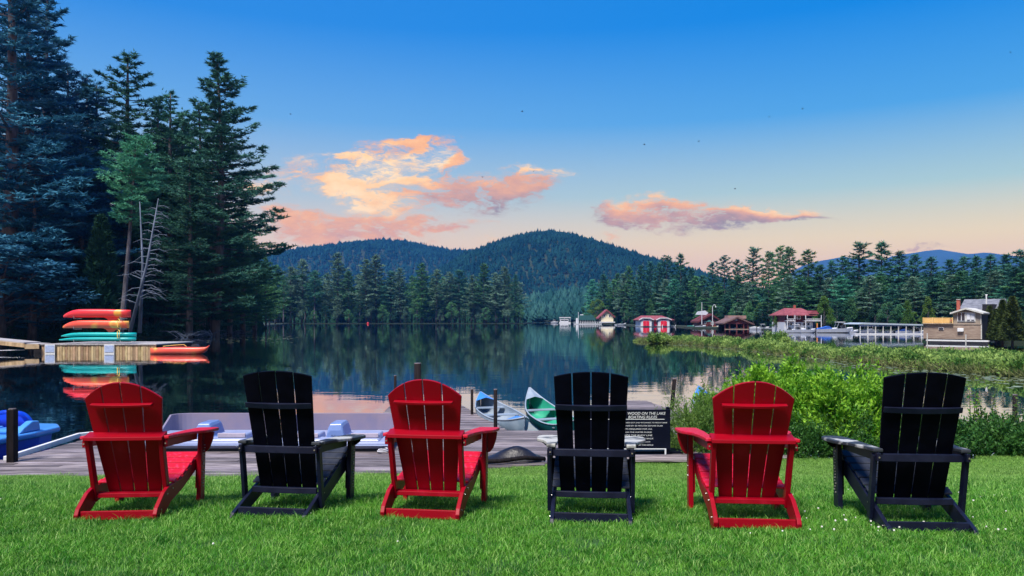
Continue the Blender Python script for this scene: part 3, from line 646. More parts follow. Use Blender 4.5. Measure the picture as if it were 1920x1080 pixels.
for k in range(260):
    t = random.random(); q = -150+t*640; d = float(np.interp(q, [-200, 0, 150, 300, 400, 450, 485], [80, 90, 96, 104, 113, 135, 200]))+random.uniform(.2, 4)
    cs.append((px2x(q, d), d, -1.1, random.uniform(.7, 1.6), random.uniform(.6, 2.2)*(1 if q > 230 else 1.3)))
clumps('shore_undergrowth', 'dark undergrowth along the waterline of the left bank', 'undergrowth', cs, M_UNDER, 5, leaf=.42, n=90)
b = MB()
for k in range(95):
    px = random.uniform(330, 470); d = float(np.interp(px, [300, 400, 450, 485], [103, 111, 132, 190]))-random.uniform(.2, 4); x = px2x(px, d); l = random.uniform(.6, 3.2); a = random.uniform(-.5, .5)+(PI if random.random() < .5 else 0)
    b.tube([(x, d, WATER-.1+random.random()*.5), (x+l*.5*math.cos(a), d+l*.4*math.sin(a), WATER+.15+random.random()*1.0), (x+l*math.cos(a), d+l*.8*math.sin(a), WATER-.05+random.random()*1.1)], [.05, .035, .012], 4, cap=False)
tag(b.build('driftwood_branches', M_DEADWOOD, fix=False), 'tangle of pale fallen branches in the water below the great layered pine', 'driftwood', kind='stuff')
#OBJECTS
# ------------------------------------------------------------------ docks on the near shore
DECK = -.93
def plank_deck(root, x0f, x1f, y0, y1, pitch, th=.035, z=DECK, m=None, jitter=.004, axis='x'):
    """planks running across; x0f/x1f give the ends at each y"""
    me_cache = None; n = int((y1-y0)/pitch)
    for i in range(n):
        y = y0+i*pitch; xa, xb = x0f(y), x1f(y)
        segs = [(xa, xb)] if xb-xa < 4.2 else None
        if segs is None:
            k = max(2, round((xb-xa)/3.6)); off = random.uniform(-.8, .8); cuts = [xa]+[xa+(xb-xa)*q/k+off for q in range(1, k)]+[xb]; segs = list(zip(cuts[:-1], cuts[1:]))
        for (a, c) in segs:
            dz = random.uniform(-jitter, jitter); b = MB(); b.box(a+.003, c-.003, y+.009, y+pitch-.009, z-th+dz, z+dz)
            b.build('plank', m or M_PLANK, root, bevel=0)
d1 = thing('dock', 'weathered grey plank dock along the lawn edge carrying the white pedal boats', 'dock')
def deck_front(y): return y
# boards clipped against the lawn edge line: left ends start further left near the lawn
def x0_main(y): return -19.0 if y < 11.9 else -8.0
def x1_main(y):
    e = [-19, -8, -2.3, .3, 3.0, 4.6]; return float(np.interp(y+.15, [10.2, 10.35, 10.95, 11.85, 12.2, 12.35], [-9, -7.0, -2.0, 1.2, 3.8, 4.6]))
plank_deck(d1, x0_main, x1_main, 10.2, 15.0, .145)
b = MB()
for q in range(7): b.beam((-8+2*q, 12.6, DECK-.13), (-8+2*q, 15.0, DECK-.13), .1, .17)
b.build('joists', M_POST, d1)
b = MB(); b.box(-8.0, 4.6, 15.003, 15.05, DECK-.2, DECK-.002); b.build('rim_board', M_PLANK, d1)
b = MB(); b.beam((-8.06, 11.88, DECK+.02), (-8.3, 14.3, DECK+.02), .07, .09); b.beam((-8.3, 14.3, DECK+.02), (-7.6, 15.08, DECK+.02), .07, .09); b.build('edge_bumper', M_WHITE, d1, bevel=.01)
b = MB(); b.box(-8.02, -7.98, 11.9, 15, DECK-.25, DECK-.04); b.build('side_board', M_PLANK, d1)
f2 = thing('dock', 'narrow plank finger dock running out between the white pedal boats and the canoes', 'dock')
plank_deck(f2, lambda y: -2.95-.05*(y-15), lambda y: -.10-.28*(y-15.06), 15.06, 19.9, .145)
b = MB(); b.beam((-.12, 15.1, DECK-.15), (-1.45, 19.85, DECK-.15), .05, .2); b.beam((-3.0, 15.1, DECK-.15), (-3.2, 19.85, DECK-.15), .05, .2); b.build('side_board', M_POST, f2)
f3 = thing('dock', 'plank finger dock behind the boating rules sign', 'dock')
plank_deck(f3, lambda y: 2.1+.10*(y-15), lambda y: 4.3-.11*(y-15.06), 15.06, 20.7, .145)
b = MB(); b.beam((4.25, 15.1, DECK-.15), (3.65, 20.6, DECK-.15), .05, .2); b.beam((2.15, 15.1, DECK-.15), (2.6, 20.6, DECK-.15), .05, .2); b.build('side_board', M_POST, f3)
def post(px, pytop, d, zb, rad, label, lean=0., cap=True, square=False):
    t = thing('mooring_post', label, 'post', (px2x(px, d), d, zb), group='mooring posts at the docks'); zt = py2z(pytop, d)-zb
    b = MB()
    if square: b.box(-rad, rad, -rad, rad, 0, zt)
    else: b.tube([(0, 0, 0), (lean*zt*.5, 0, zt*.5), (lean*zt, 0, zt)], [rad, rad*.97, rad*.92], 10)
    b.build('shaft', M_POST, t, smooth=not square, bevel=.006 if square else 0)
    if cap: c = MB(); c.tube([(lean*zt, 0, zt+.002), (lean*zt, 0, zt+.018)], rad*.95, 10); c.build('cap', M_PLANK, t)
post(23, 768, 11.75, -1.6, .058, 'square dark post rising beside the blue pedal boat', square=True)
post(783, 682, 17.2, -1.9, .088, 'thick dark post rising behind the middle red chair, thickest of the posts')
post(741, 705, 17.6, -1.9, .035, 'thin dark post just left of the thick dock post')
post(885, 730, 17.6, -1.9, .035, 'dark post left of the blue canoe tip')
post(929, 731, 15.25, -1.9, .042, 'dark post standing against the grey canoe, right of the blue canoe tip')
post(1254, 711, 19.5, -1.9, .055, 'leaning dark post behind the right end of the boating rules sign', lean=.09)
post(1327, 735, 20.5, -1.9, .06, 'short brown post beside the blue canoe tip above the willow bush')
post(1903, 741, 15.5, -1.9, .05, 'dark post among the shrubs near the right picture edge')
b = MB()
Vt = []; nxt, nyt = 22, 9
for j in range(nyt):
    for i in range(nxt):
        u = i/(nxt-1); v = j/(nyt-1); h = math.sin(PI*u)**.6*math.sin(PI*v)*.20+.035*math.sin(9*u+5*v)*math.sin(PI*v)
        Vt.append((-.58+1.05*u, 11.60+.16*u+.42*v, DECK+.01+h*(.4+.9*u)))
b.add(Vt, [(j*nxt+i, j*nxt+i+1, (j+1)*nxt+i+1, (j+1)*nxt+i) for j in range(nyt-1) for i in range(nxt-1)])
tb = thing('tarp', 'crumpled black tarp lying where the lawn meets the plank dock', 'tarp')
b.build('sheet', mat('black_tarp', (.004, .004, .009), (.012, .012, .02), 5, rough=.4, bump=.6, bscale=14), tb, smooth=True)
c = MB(); c.tube([(-.62, 11.62, DECK+.03), (-.2, 11.55, DECK+.05), (.2, 11.62, DECK+.09), (.52, 11.78, DECK+.04)], .035, 7); c.build('rolled_edge', M_POST, tb, smooth=True)

# ------------------------------------------------------------------ white pedal boats
M_PB = mat('lilac_boat_gelcoat', (.27, .31, .50), (.34, .38, .56), 3, rough=.3)
def pedal_boat(label, loc, rz=0., scale=1.):
    r = thing('pedal_boat', label, 'pedal boat', loc, rz, 'white pedal boats on the dock', scale)
    W2, L = 1.0, 1.5
    def ring(z, inset, y_in): return [(-W2+inset, y_in, z), (W2-inset, y_in, z), (W2-inset, L-inset, z), (-W2+inset, L-inset, z)]
    b = MB(); b.loft([ring(.0, .10, .08), ring(.05, .02, .02), ring(.10, .0, .0), ring(.125, .02, .02)], 0); b.build('hull', M_PB, r, bevel=.02)
    b = MB(); b.box(-W2+.05, W2-.05, .06, L-.05, -.10, -.004); b.build('under_shadow', M_HULLDK, r)  # dark slab under the hull paints its shadow line
    # high far wall, curved round at its ends
    pts = []
    for k in range(17):
        a = PI*(1-k/16); x = math.copysign(abs(math.cos(a))**.35, math.cos(a))*(W2-.03); y = .75+.72*abs(math.sin(a))**.30; pts.append((x, y))
    b = MB(); V = []; n = len(pts)
    for (x, y) in pts:
        e = min(1, max(0, (y-.75)/.2)); top = .16+.275*e**.8
        V += [(x, y, .126), (x*1.02, y+.03, top), (x*.97, y-.005, top), (x*.95, y-.03, .126)]
    fs = []
    for i in range(n-1):
        for k in range(4): fs.append((i*4+k, i*4+(k+1) % 4, (i+1)*4+(k+1) % 4, (i+1)*4+k))
    fs += [(3, 2, 1, 0), tuple((n-1)*4+k for k in range(4))]
    b.add(V, fs); b.build('far_wall', mat('lavender_gelcoat', (.18, .17, .27), (.25, .20, .26), 1.2, rough=.3), r, smooth=False, bevel=.006)
    b = MB(); b.loft([[(x*k, .10+y*k+(1-k)*.5, z) for (x, y) in ((-.80, 0), (.80, 0), (.80, .30), (-.80, .30))] for k, z in ((1, .127), (.97, .15), (.95, .16))]); b.build('deck_rim', M_PB, r, bevel=.01)
    # console between the seats
    b = MB(); prof = [(-.17, .127), (-.14, .32), (-.10, .395), (.09, .40), (.12, .35), (.16, .18), (.24, .127)]
    b.loft([[(x, y0, .127+(z-.127)*s) for x, z in prof] for y0, s in ((.34, .55), (.38, .95), (.46, 1.), (.80, 1.), (.88, .9), (.93, .5))]); b.build('console', M_BLUEB, r, smooth=False, bevel=.02)
    for sx in (-1, 1):
        s_ = MB(); s_.loft([[(sx*.52+u*.25*k, .50+v*.22*k, z) for u, v in ((-1, -1), (1, -1), (1, 1), (-1, 1))] for k, z in ((1.05, .127), (1., .20), (.9, .225))]); s_.build('seat', M_PB, r, bevel=.02)
        s_ = MB(); s_.box(sx*.52-.24, sx*.52+.24, .255, .285, .165, .24); s_.build('seat_recess', mat('recess_gelcoat', (.38, .33, .40), rough=.3), r, bevel=.01)
    b = MB(); b.tube([(-W2-.004, -.005, .075), (W2+.004, -.005, .075)], .012, 6); b.build('rub_rail', M_BLUEB, r)
    cu = bpy.data.curves.new('lt', 'FONT'); cu.body = 'Pelican'; cu.size = .055; cu.shear = .25; cu.extrude = .001; cu.align_x = 'CENTER'
    o = bpy.data.objects.new('lt', cu); COL.objects.link(o); me = bpy.data.meshes.new_from_object(o.evaluated_get(bpy.context.evaluated_depsgraph_get())); bpy.data.objects.remove(o)
    le = bpy.data.objects.new('lettering', me); COL.objects.link(le); le.parent = r; le.location = (.0, .318, .165); le.rotation_euler = (PI/2*.95, 0, 0); me.materials.append(M_HULLDK)
    return r
p1 = pedal_boat('white pedal boat on the dock seen left of the second chair', (-5.36, 12.62, DECK+.04), 0)
p2 = pedal_boat('white pedal boat on the dock with a coiled rope at its right end', (-3.06, 12.60, DECK+.04), 0)
b = MB()
pts = [(-2.16+.10*math.cos(a)*(1-a/40), 12.52+.10*math.sin(a), DECK+.02+.004*a) for a in np.linspace(0, 14, 40)]
b.tube(pts, .012, 6); tag(b.build('rope', mat('pale_rope', (.55, .55, .6), (.4, .4, .45), 60, rough=.8), smooth=True), 'pale mooring rope coiled on the planks beside the right pedal boat', 'rope')

# blue pedal boat at the left edge
M_BL1 = mat('bright_blue_gelcoat', (.08, .30, .74), (.06, .26, .70), 2, rough=.28); M_BL2 = mat('deep_blue_gelcoat', (.004, .05, .62), (.004, .04, .50), 2, rough=.3)
r = thing('pedal_boat', 'bright blue pedal boat floating at the left picture edge beside a post', 'pedal boat', (-9.85, 14.4, WATER), scale=.86)
hull = []
for k, (y, hw, zt, zb) in enumerate([(-1.1, .35, .20, .08), (-.95, .55, .33, -.05), (-.5, .66, .40, -.10), (.3, .70, .40, -.10), (.8, .62, .42, -.08), (1.15, .35, .46, .10), (1.25, .12, .48, .3)]):
    hull.append([(-hw, y, zt), (-hw*.88, y, zb+.06), (-hw*.4, y, zb), (hw*.4, y, zb), (hw*.88, y, zb+.06), (hw, y, zt)])
b = MB(); b.loft(hull); b.build('hull', M_BL2, r, smooth=False, bevel=.03)
b = MB(); b.loft([[(x*sx, y*sy+.05, z) for x, y in ((-.70, -1.05), (-.3, -1.18), (.3, -1.18), (.70, -1.05), (.80, 0), (.70, .9), (.35, 1.3), (-.35, 1.3), (-.70, .9), (-.80, 0))] for sx, sy, z in ((.97, .97, .36), (1., 1., .40), (1., 1., .47), (.96, .96, .50))]); b.build('deck', M_BL1, r, bevel=.02)
b = MB(); n = 12
arc = lambda s, z0, h, y: [(-.52*s+1.04*s*k/n, y+.12*math.sin(PI*k/n), z0+h*math.sin(PI*k/n)**.55) for k in range(n+1)]
b.loft([[*arc(1.05, .50, .42, .25), (.54, .32, .48), (-.54, .32, .48)], [*arc(1.0, .50, .40, .40), (.5, .5, .48), (-.5, .5, .48)]]); b.build('seat_back', M_BL2, r, bevel=.03)
for sx in (-1, 1):
    b = MB(); b.prism([(-.35, .50), (.30, .50), (.26, .72), (.05, .74), (-.20, .62)], sx*.55, sx*.72, 'x'); b.build('side_wing', M_BL1, r, bevel=.03)
    b = MB(); b.box(sx*.28-.2, sx*.28+.2, -.4, .2, .502, .60); b.build('seat', M_BL1, r, bevel=.04)
b = MB(); b.tube([(-.42, .26, .70), (-.38, .14, .86), (0, .12, .92), (.38, .14, .86), (.42, .26, .70)], .05, 8); b.build('head_rail', M_BL2, r, smooth=True)
r.rotation_euler = (0, 0, math.radians(-6))

# ------------------------------------------------------------------ canoes and kayaks
def canoe(label, A, B, beam, depth, m_out, m_in, m_trim, sheer=.28, deckl=.5, decks=(1, 1), group='canoes moored behind the dock', number=None, m_deck=None):
    """A = bow point, B = stern point at gunwale height of the tips (world)"""
    A, B = Vector(A), Vector(B); C = (A+B)/2; dv = B-A; L = Vector((dv.x, dv.y, 0)).length
    rz = math.atan2(dv.y, dv.x)-PI/2; slope = dv.z/L
    r = thing('canoe', label, 'canoe', (C.x, C.y, C.z-depth-sheer), rz, group)
    N = 22; out = []; inn = []; gl = []; gr = []
    for i in range(N+1):
        t = i/N; s = 2*t-1; y = s*L/2; hw = beam/2*(1-abs(s)**2.4)+.012; zt = depth+sheer*abs(s)**3.2+slope*y; zb = .03+.30*abs(s)**7*(depth+sheer)+slope*y
        prof = [(1, 1), (1.02, .8), (.98, .45), (.75, .12), (.35, 0), (0, 0)]
        rg_ = [(-hw*a, y*(1-.03*(1-h)), zb+(zt-zb)*h) for a, h in prof]+[(hw*a, y*(1-.03*(1-h)), zb+(zt-zb)*h) for a, h in reversed(prof[:-1])]
        out.append(rg_); h2 = max(.004, hw-.012)
        inn.append([(-h2*a, y*.985, zb+.015+(zt-.004-zb-.015)*h) for a, h in prof]+[(h2*a, y*.985, zb+.015+(zt-.004-zb-.015)*h) for a, h in reversed(prof[:-1])])
        gl.append((-hw, y, zt)); gr.append((hw, y, zt))
    b = MB(); b.loft(out, close=False, cap=False); b.build('hull', m_out, r, smooth=True)
    b = MB(); b.loft(inn, close=False, cap=False); b.build('inner_hull', m_in, r, smooth=True)
    for g in (gl, gr): b = MB(); b.tube(g, .018, 6); b.build('gunwale', m_trim, r, smooth=True)
    for s in (-.52, -.05, .50):
        hw = beam/2*(1-abs(s)**2.4); y = s*L/2; z = depth+sheer*abs(s)**3.2+slope*y-.05; wd = .13 if s else .04
        b = MB(); b.box(-hw, hw, y-wd, y+wd, z-.02, z); b.build('seat' if s != -.05 else 'thwart', m_trim, r)
    for k, e in enumerate((-1, 1)):
        if not decks[k]: continue
        vs = [];
        for q in (1.0, .9, .8, 1-2*deckl/L*1.0):
            s = e*q; hw = beam/2*(1-abs(s)**2.4)+.012; y = s*L/2; z = depth+sheer*abs(s)**3.2+slope*y+.012; vs += [(-hw, y, z), (0, y, z+.03*(1.02-q)*8), (hw, y, z)]
        fs = []
        for i in range(3): fs += [(i*3, i*3+1, i*3+4, i*3+3), (i*3+1, i*3+2, i*3+5, i*3+4)]
        b = MB(); b.add(vs, fs); b.build('end_deck', m_deck or m_trim, r)
    if number:
        cu = bpy.data.curves.new('nm', 'FONT'); cu.body = number; cu.size = .15; cu.extrude = .002
        o = bpy.data.objects.new('nm', cu); COL.objects.link(o); me = bpy.data.meshes.new_from_object(o.evaluated_get(bpy.context.evaluated_depsgraph_get())); bpy.data.objects.remove(o); me.materials.append(M_WHITE)
        le = bpy.data.objects.new('number', me); COL.objects.link(le); le.parent = r
        i = N-3; p0 = Vector(out[i][1]).lerp(Vector(out[i][2]), .3); le.location = p0+Vector((-.03, 0, -.02)); le.rotation_euler = (PI/2, 0, math.radians(-90+25)); return r, le
    return r
M_GRN_O = mat('dark_green_hull', (.004, .045, .055), (.006, .06, .065), 3, rough=.3); M_GRN_I = mat('mint_inner_hull', (.02, .30, .19), (.03, .38, .25), 2, rough=.45)
M_ALU = mat('pale_aluminium', (.30, .36, .44), (.24, .30, .37), 3, rough=.35); M_GREYC = mat('grey_canoe_hull', (.20, .28, .36), (.28, .36, .44), 3, rough=.4); M_TIPB = mat('blue_deck_plate', (.04, .20, .66), (.05, .24, .7), 2, rough=.35)
canoe('green canoe with mint inside and pale seats moored left of the fourth chair', PP(993, 727, 18.3), PP(1090, 782, 15.6), .92, .36, M_GRN_O, M_GRN_I, M_ALU, sheer=.36, deckl=.35)
canoe('grey canoe with a blue triangular end deck between two posts', PP(901, 735, 19.0), PP(984, 782, 15.35), .86, .34, M_GREYC, M_ALU, M_ALU, sheer=.22, deckl=.55, m_deck=M_TIPB)
canoe('blue ended canoe mostly hidden behind the willow bush', PP(1310, 724, 20.8), PP(1375, 770, 17.5), .85, .34, M_GREYC, M_ALU, M_ALU, sheer=.26, deckl=.6, m_deck=M_TIPB)
def patchy(name, stops, scale=1.2):
    m = bpy.data.materials.new(name); m.use_nodes = True; t = NT(m.node_tree); b = t.n['Principled BSDF']; tcn = t.new('ShaderNodeTexCoord')
    v = t.vmath('MULTIPLY', tcn.outputs['Object'], (1., .6, .6)).outputs[0]; c = t.ramp(t.noise(v, scale, 2), stops); t.link(c, b.inputs['Base Color']); b.inputs['Roughness'].default_value = .35; return m
M_KAY = patchy(scale=.45, name='red_yellow_kayak_plastic', stops=[(.30, (.80, .02, .05, 1)), (.56, (.84, .05, .05, 1)), (.60, (.9, .45, .06, 1)), (.66, (.84, .10, .05, 1))])
M_KAY2 = patchy(scale=.5, name='orange_yellow_kayak_plastic', stops=[(.30, (.84, .07, .06, 1)), (.52, (.86, .12, .06, 1)), (.58, (.9, .5, .10, 1)), (.66, (.84, .10, .05, 1))])
M_TEAL = mat('teal_board_plastic', (.004, .40, .42), (.01, .46, .46), 1, rough=.3)
M_STRAP = mat('yellow_strap', (.55, .38, .08), rough=.6)
def kayak(name, label, cat, loc, L, H, beam, m, rz=0., bow_up=.10, flip=1, group='kayaks and boards at the floating dock', keel_fin=True, seat=False, drop=True):
    r = thing(name, label, cat, loc, rz, group); N = 20; rings = []
    for i in range(N+1):
        t = i/N; s = 2*t-1; x = s*L/2; e = 1-abs(s)**(3.0 if s < 0 else 5.0); hw = beam/2*(max(e, .0)**.7)*.98+.02
        up = bow_up*(max(0, -s)**3); zb = up+(.10*H if abs(s) > .9 else 0)+H*.75*max(0, -s)**8; zt = H*(.86+.10*math.cos(s*2))+up*.6
        zt = max(zt, zb+.04)
        if drop: zt = H*(.90+.06*math.cos(s*2))-H*.62*max(0, -s-.45)**2/.30; zb = 0.02*H; zt = max(zt, zb+.08)
        rings.append([(x, -hw*.55, zb), (x, -hw*.95, zb+(zt-zb)*.35), (x, -hw, zb+(zt-zb)*.75), (x, -hw*.7, zt), (x, hw*.7, zt), (x, hw, zb+(zt-zb)*.75), (x, hw*.95, zb+(zt-zb)*.35), (x, hw*.55, zb)])
    b = MB(); b.loft(rings); b.build('hull', m, r, smooth=True)
    if keel_fin: b = MB(); b.prism([(L*.10, .02), (L*.34, .02), (L*.26, -.16*H/.35), (L*.20, -.20*H/.35), (L*.15, -.08)], -.05, .05, 'y'); b.build('skeg', m, r, bevel=.01)
    if seat:
        b = MB(); b.loft([[(.9+u*.22, v*.22, z) for u, v in ((-1, -1), (1, -1), (1, 1), (-1, 1))] for z in (H*.9, H*1.0)]); b.build('seat', M_HULLDK, r)
        b = MB(); n = 8; b.loft([[(-1.15+.30*math.cos(PI*k/n)+dx, -.2+dy, H*.88+.28*math.sin(PI*k/n)) for k in range(n+1)] for dx, dy in ((0, 0), (0, .4))]); b.build('seat_back', M_HULLDK, r)
        b = MB(); b.tube([(-.4, -.2, H), (-.2, -.2, H+.14), (.5, -.2, H+.10), (1.3, -.1, H+.02)], .03, 6); b.build('paddle', M_STRAP, r)
    return r
DK = 55.8; sc = DK/FOC
def kx(px): return px2x(px, DK)
def kxr(px): return px2x(px, DK+1.6)
def kz(py): return py2z(py, DK)
kayak('kayak', 'red and yellow kayak on top of the rack on the floating dock', 'kayak', (kxr(182), DK+1.6, kz(595.5)), 126*sc*1.03, .68, .78, M_KAY, bow_up=.12)
kayak('kayak', 'orange red kayak in the middle of the rack, right above the teal boards', 'kayak', (kxr(180), DK+1.6, kz(616)), 124*sc*1.03, .64, .78, M_KAY2, bow_up=.12)
kayak('paddle_board', 'teal board lying upper of the two at the bottom of the rack', 'board', (kxr(184), DK+1.7, kz(632.5)), 141*sc*1.03, .36, .85, M_TEAL, keel_fin=False, bow_up=.10)
kayak('paddle_board', 'teal board lying lowest on the rack, just above the dock planks', 'board', (kxr(185), DK+1.45, kz(639.5)), 144*sc*1.03, .26, .8, M_TEAL, keel_fin=False, bow_up=.08)
kayak('kayak', 'orange and yellow kayak floating at the right end of the floating dock', 'kayak', (kx(343), DK-.5, WATER-.07), 110*sc, .62, .78, M_KAY2, rz=PI, bow_up=.16, keel_fin=False, seat=True, drop=False)
rk = thing('kayak_rack', 'metal rack holding two kayaks and two teal boards', 'rack', (kxr(182), DK+1.7, kz(642)))
for sx in (-39, 50):
    b = MB(); b.tube([(sx*sc, .6, 0), (sx*sc, .6, 2.35)], .04, 6); b.build('upright', M_POST, rk)
    b = MB(); b.beam((sx*sc-.5, .0, .05), (sx*sc+.5, .0, .05), .3, .1); b.build('foot', M_POST, rk)
    for zt in (.06, kz(616.5)-kz(642), kz(596.5)-kz(642)): b = MB(); b.tube([(sx*sc, .6, zt-.03), (sx*sc, -.5, zt-.03), (sx*sc, -.56, zt+.16)], .025, 5); b.build('arm', M_STEEL, rk)
for zt in (kz(611)-kz(642), kz(632)-kz(642)):
    b = MB(); b.tube([(46*sc, -.60, zt+.4), (46*sc, -.62, zt-.12), (50*sc, -.62, zt-.12), (50*sc, -.62, zt+.46), (47*sc, -.60, zt+.52)], .035, 6); b.build('strap', M_STRAP, rk, smooth=True)
# floating dock
M_FASCIA = mat('stained_fascia_board', (.34, .23, .12), (.58, .43, .25), 1.4, rough=.75, bump=.3, rnd=.5, stretch=(2, 2, .7)); M_TOP = mat('pale_dock_top', (.34, .32, .33), (.44, .42, .42), 1, rough=.7, rnd=.25)
fd = thing('floating_dock', 'wooden floating dock with brown plank sides carrying the kayak rack', 'dock', (0, DK, WATER))
zt = kz(645)-WATER; x0, x1 = kx(78), kx(293)
for i in range(44):
    a = x0+(x1-x0)*i/44; b = MB(); b.box(a+.012, a+(x1-x0)/44-.012, -.02+random.uniform(-.01, .01), .03, -.15, zt-.08); b.build('fascia_board', M_FASCIA, fd)
b = MB(); b.box(x0, x1, .035, 6.2, -.25, zt-.09); b.build('frame', M_POST, fd)
for i in range(30):
    a = x0-.05+(x1-x0+.1)*i/30; b = MB(); b.box(a+.01, a+(x1-x0+.1)/30-.01, -.08, 6.3, zt-.08, zt+random.uniform(-.008, .008)); b.build('plank', M_TOP, fd)
for (a, c) in ((86, 105), (197, 216)):
    b = MB(); b.box(kx(a), kx(c), -.14, -.085, -.12, zt-.03); b.box(kx(a)+.05, kx(c)-.05, -.16, -.142, .12, zt-.10, 1); b.build('float_panel', [M_WHITE, mat('pale_blue_panel', (.34, .42, .62), rough=.4)], fd)
gw = thing('gangway', 'pale wooden gangway running to the left edge from the floating dock', 'gangway', (0, DK, WATER))
b = MB(); b.beam((kx(-60), 1.2, zt+.45), (kx(54), .4, zt+.08), 1.6, .10); b.build('walkway', M_TOP, gw)
b = MB(); b.beam((kx(-60), .35, zt+.28), (kx(54), -.45, zt-.10), .08, .28); b.beam((kx(54)+.02, -.5, zt-.18), (kx(78)-.02, -.25, zt-.18), .08, .34); b.build('side_beam', M_FASCIA, gw)
b = MB(); b.beam((kx(54)+.03, .5, zt+.02), (kx(78)-.08, .5, zt-.02), 1.6, .08); b.build('landing', M_TOP, gw)
b = MB(); b.box(kx(60), kx(76), .2, 1.6, -.2, .32); b.build('float', M_HULLDK, gw)
b = MB(); b.tube([(kx(-20), 0, .22), (kx(50), -.2, .30)], .03, 5); b.build('rail_pipe', M_STEEL, gw)
for px, py, c, lab in ((158*3, 601, M_WHITE, 'small white buoy floating before the far wooded point'), (690, 606, mat('red_buoy', (.6, .02, .03), rough=.4), 'small red buoy floating before the far wooded point')):
    d = 3640/(py+1.5-HOR) if py > 603 else 400; d = min(d, 385); q = thing('buoy', lab, 'buoy', (px2x(px, d), d, WATER)); b = MB(); b.ball((0, 0, .3), .6, 8); b.build('float', c, q, smooth=True); b = MB(); b.tube([(0, 0, .8), (0, 0, 1.25)], .08, 6); b.build('ring', M_STEEL, q)
# ------------------------------------------------------------------ sign
SD = 12.35
sg = thing('rules_sign', 'black boating rules notice board with white lettering behind the fourth chair', 'sign', (px2x(1200, SD), SD, py2z(858, SD)))
s1 = SD/FOC; zb = lambda py: (858-py)*s1; xb = lambda px: (px-1200)*s1
M_SIGN = mat('black_sign_board', (.002, .003, .012), (.004, .005, .016), 4, spec=.15, rough=.5)
b = MB(); b.box(xb(1098), xb(1257), 0, .03, zb(843), zb(768)); b.build('board', M_SIGN, sg, bevel=.004)
b = MB()
for a in (1098, 1250): b.box(xb(a), xb(a)+.06, .035, .09, zb(870)-.1, zb(764))
b.build('posts', M_SIGN, sg, bevel=.004)
b = MB(); b.box(xb(1094), xb(1283), .10, .42, zb(868)-.1, zb(848)); b.build('plinth', M_SIGN, sg, bevel=.004)
b = MB(); b.box(xb(1100), xb(1249), -.006, 0, zb(842.5), zb(840.8)); b.box(xb(1246), xb(1249), -.012, -.007, zb(852), zb(842)); b.box(xb(1100), xb(1246), -.004, 0, zb(786.6), zb(785.6)); b.build('trim_line', M_WHITE, sg)
def sign_text(txt, px, py, size, shear=.22):
    cu = bpy.data.curves.new('tx', 'FONT'); cu.body = txt; cu.size = size*s1; cu.shear = shear; cu.extrude = .0015
    o = bpy.data.objects.new('tx', cu); COL.objects.link(o); me = bpy.data.meshes.new_from_object(o.evaluated_get(bpy.context.evaluated_depsgraph_get())); bpy.data.objects.remove(o)
    me.materials.append(M_WHITE); q = bpy.data.objects.new('lettering', me); COL.objects.link(q); q.parent = sg; q.rotation_euler = (PI/2, 0, 0); q.location = (xb(px), -.003, zb(py)); return q
def fit(q, px0, px1):
    xs = [v.co.x for v in q.data.vertices]; k = (px1-px0)*s1/(max(xs)-min(xs)); q.scale = (k, k, 1); q.location.x = xb(px0)-min(xs)*k
fit(sign_text('WOOD ON THE LAKE', 1168, 777.5, 8), 1177, 1248); fit(sign_text('BOATING RULES', 1176, 784.5, 8), 1178, 1232)
for txt, a, c, py in (('MUST BE SIGNED OUT AND RETURNED TO FRONT DESK', 1152, 1251, 793.4), ('RETURNED BY 30 MINUTES BEFORE DUSK', 1160, 1243, 799.4), ('LIFE JACKETS REQUIRED FOR ALL', 1150, 1223, 805.5), ('NO GLASS ON THE WATER PLEASE', 1150, 1222, 811.5),
                      ('STAY INSIDE THE BUOY LINE', 1150, 1223, 817.6), ('PADDLES ARE ON THE RACK', 1160, 1225, 823.5), ('NO SMOKING IN BOATS', 1178, 1219, 829.4), ('AVAILABLE FROM THE OFFICE', 1170, 1225, 835.4)):
    q = sign_text(txt, a, py, 4, .1); fit(q, a, c); q.scale.y *= .7
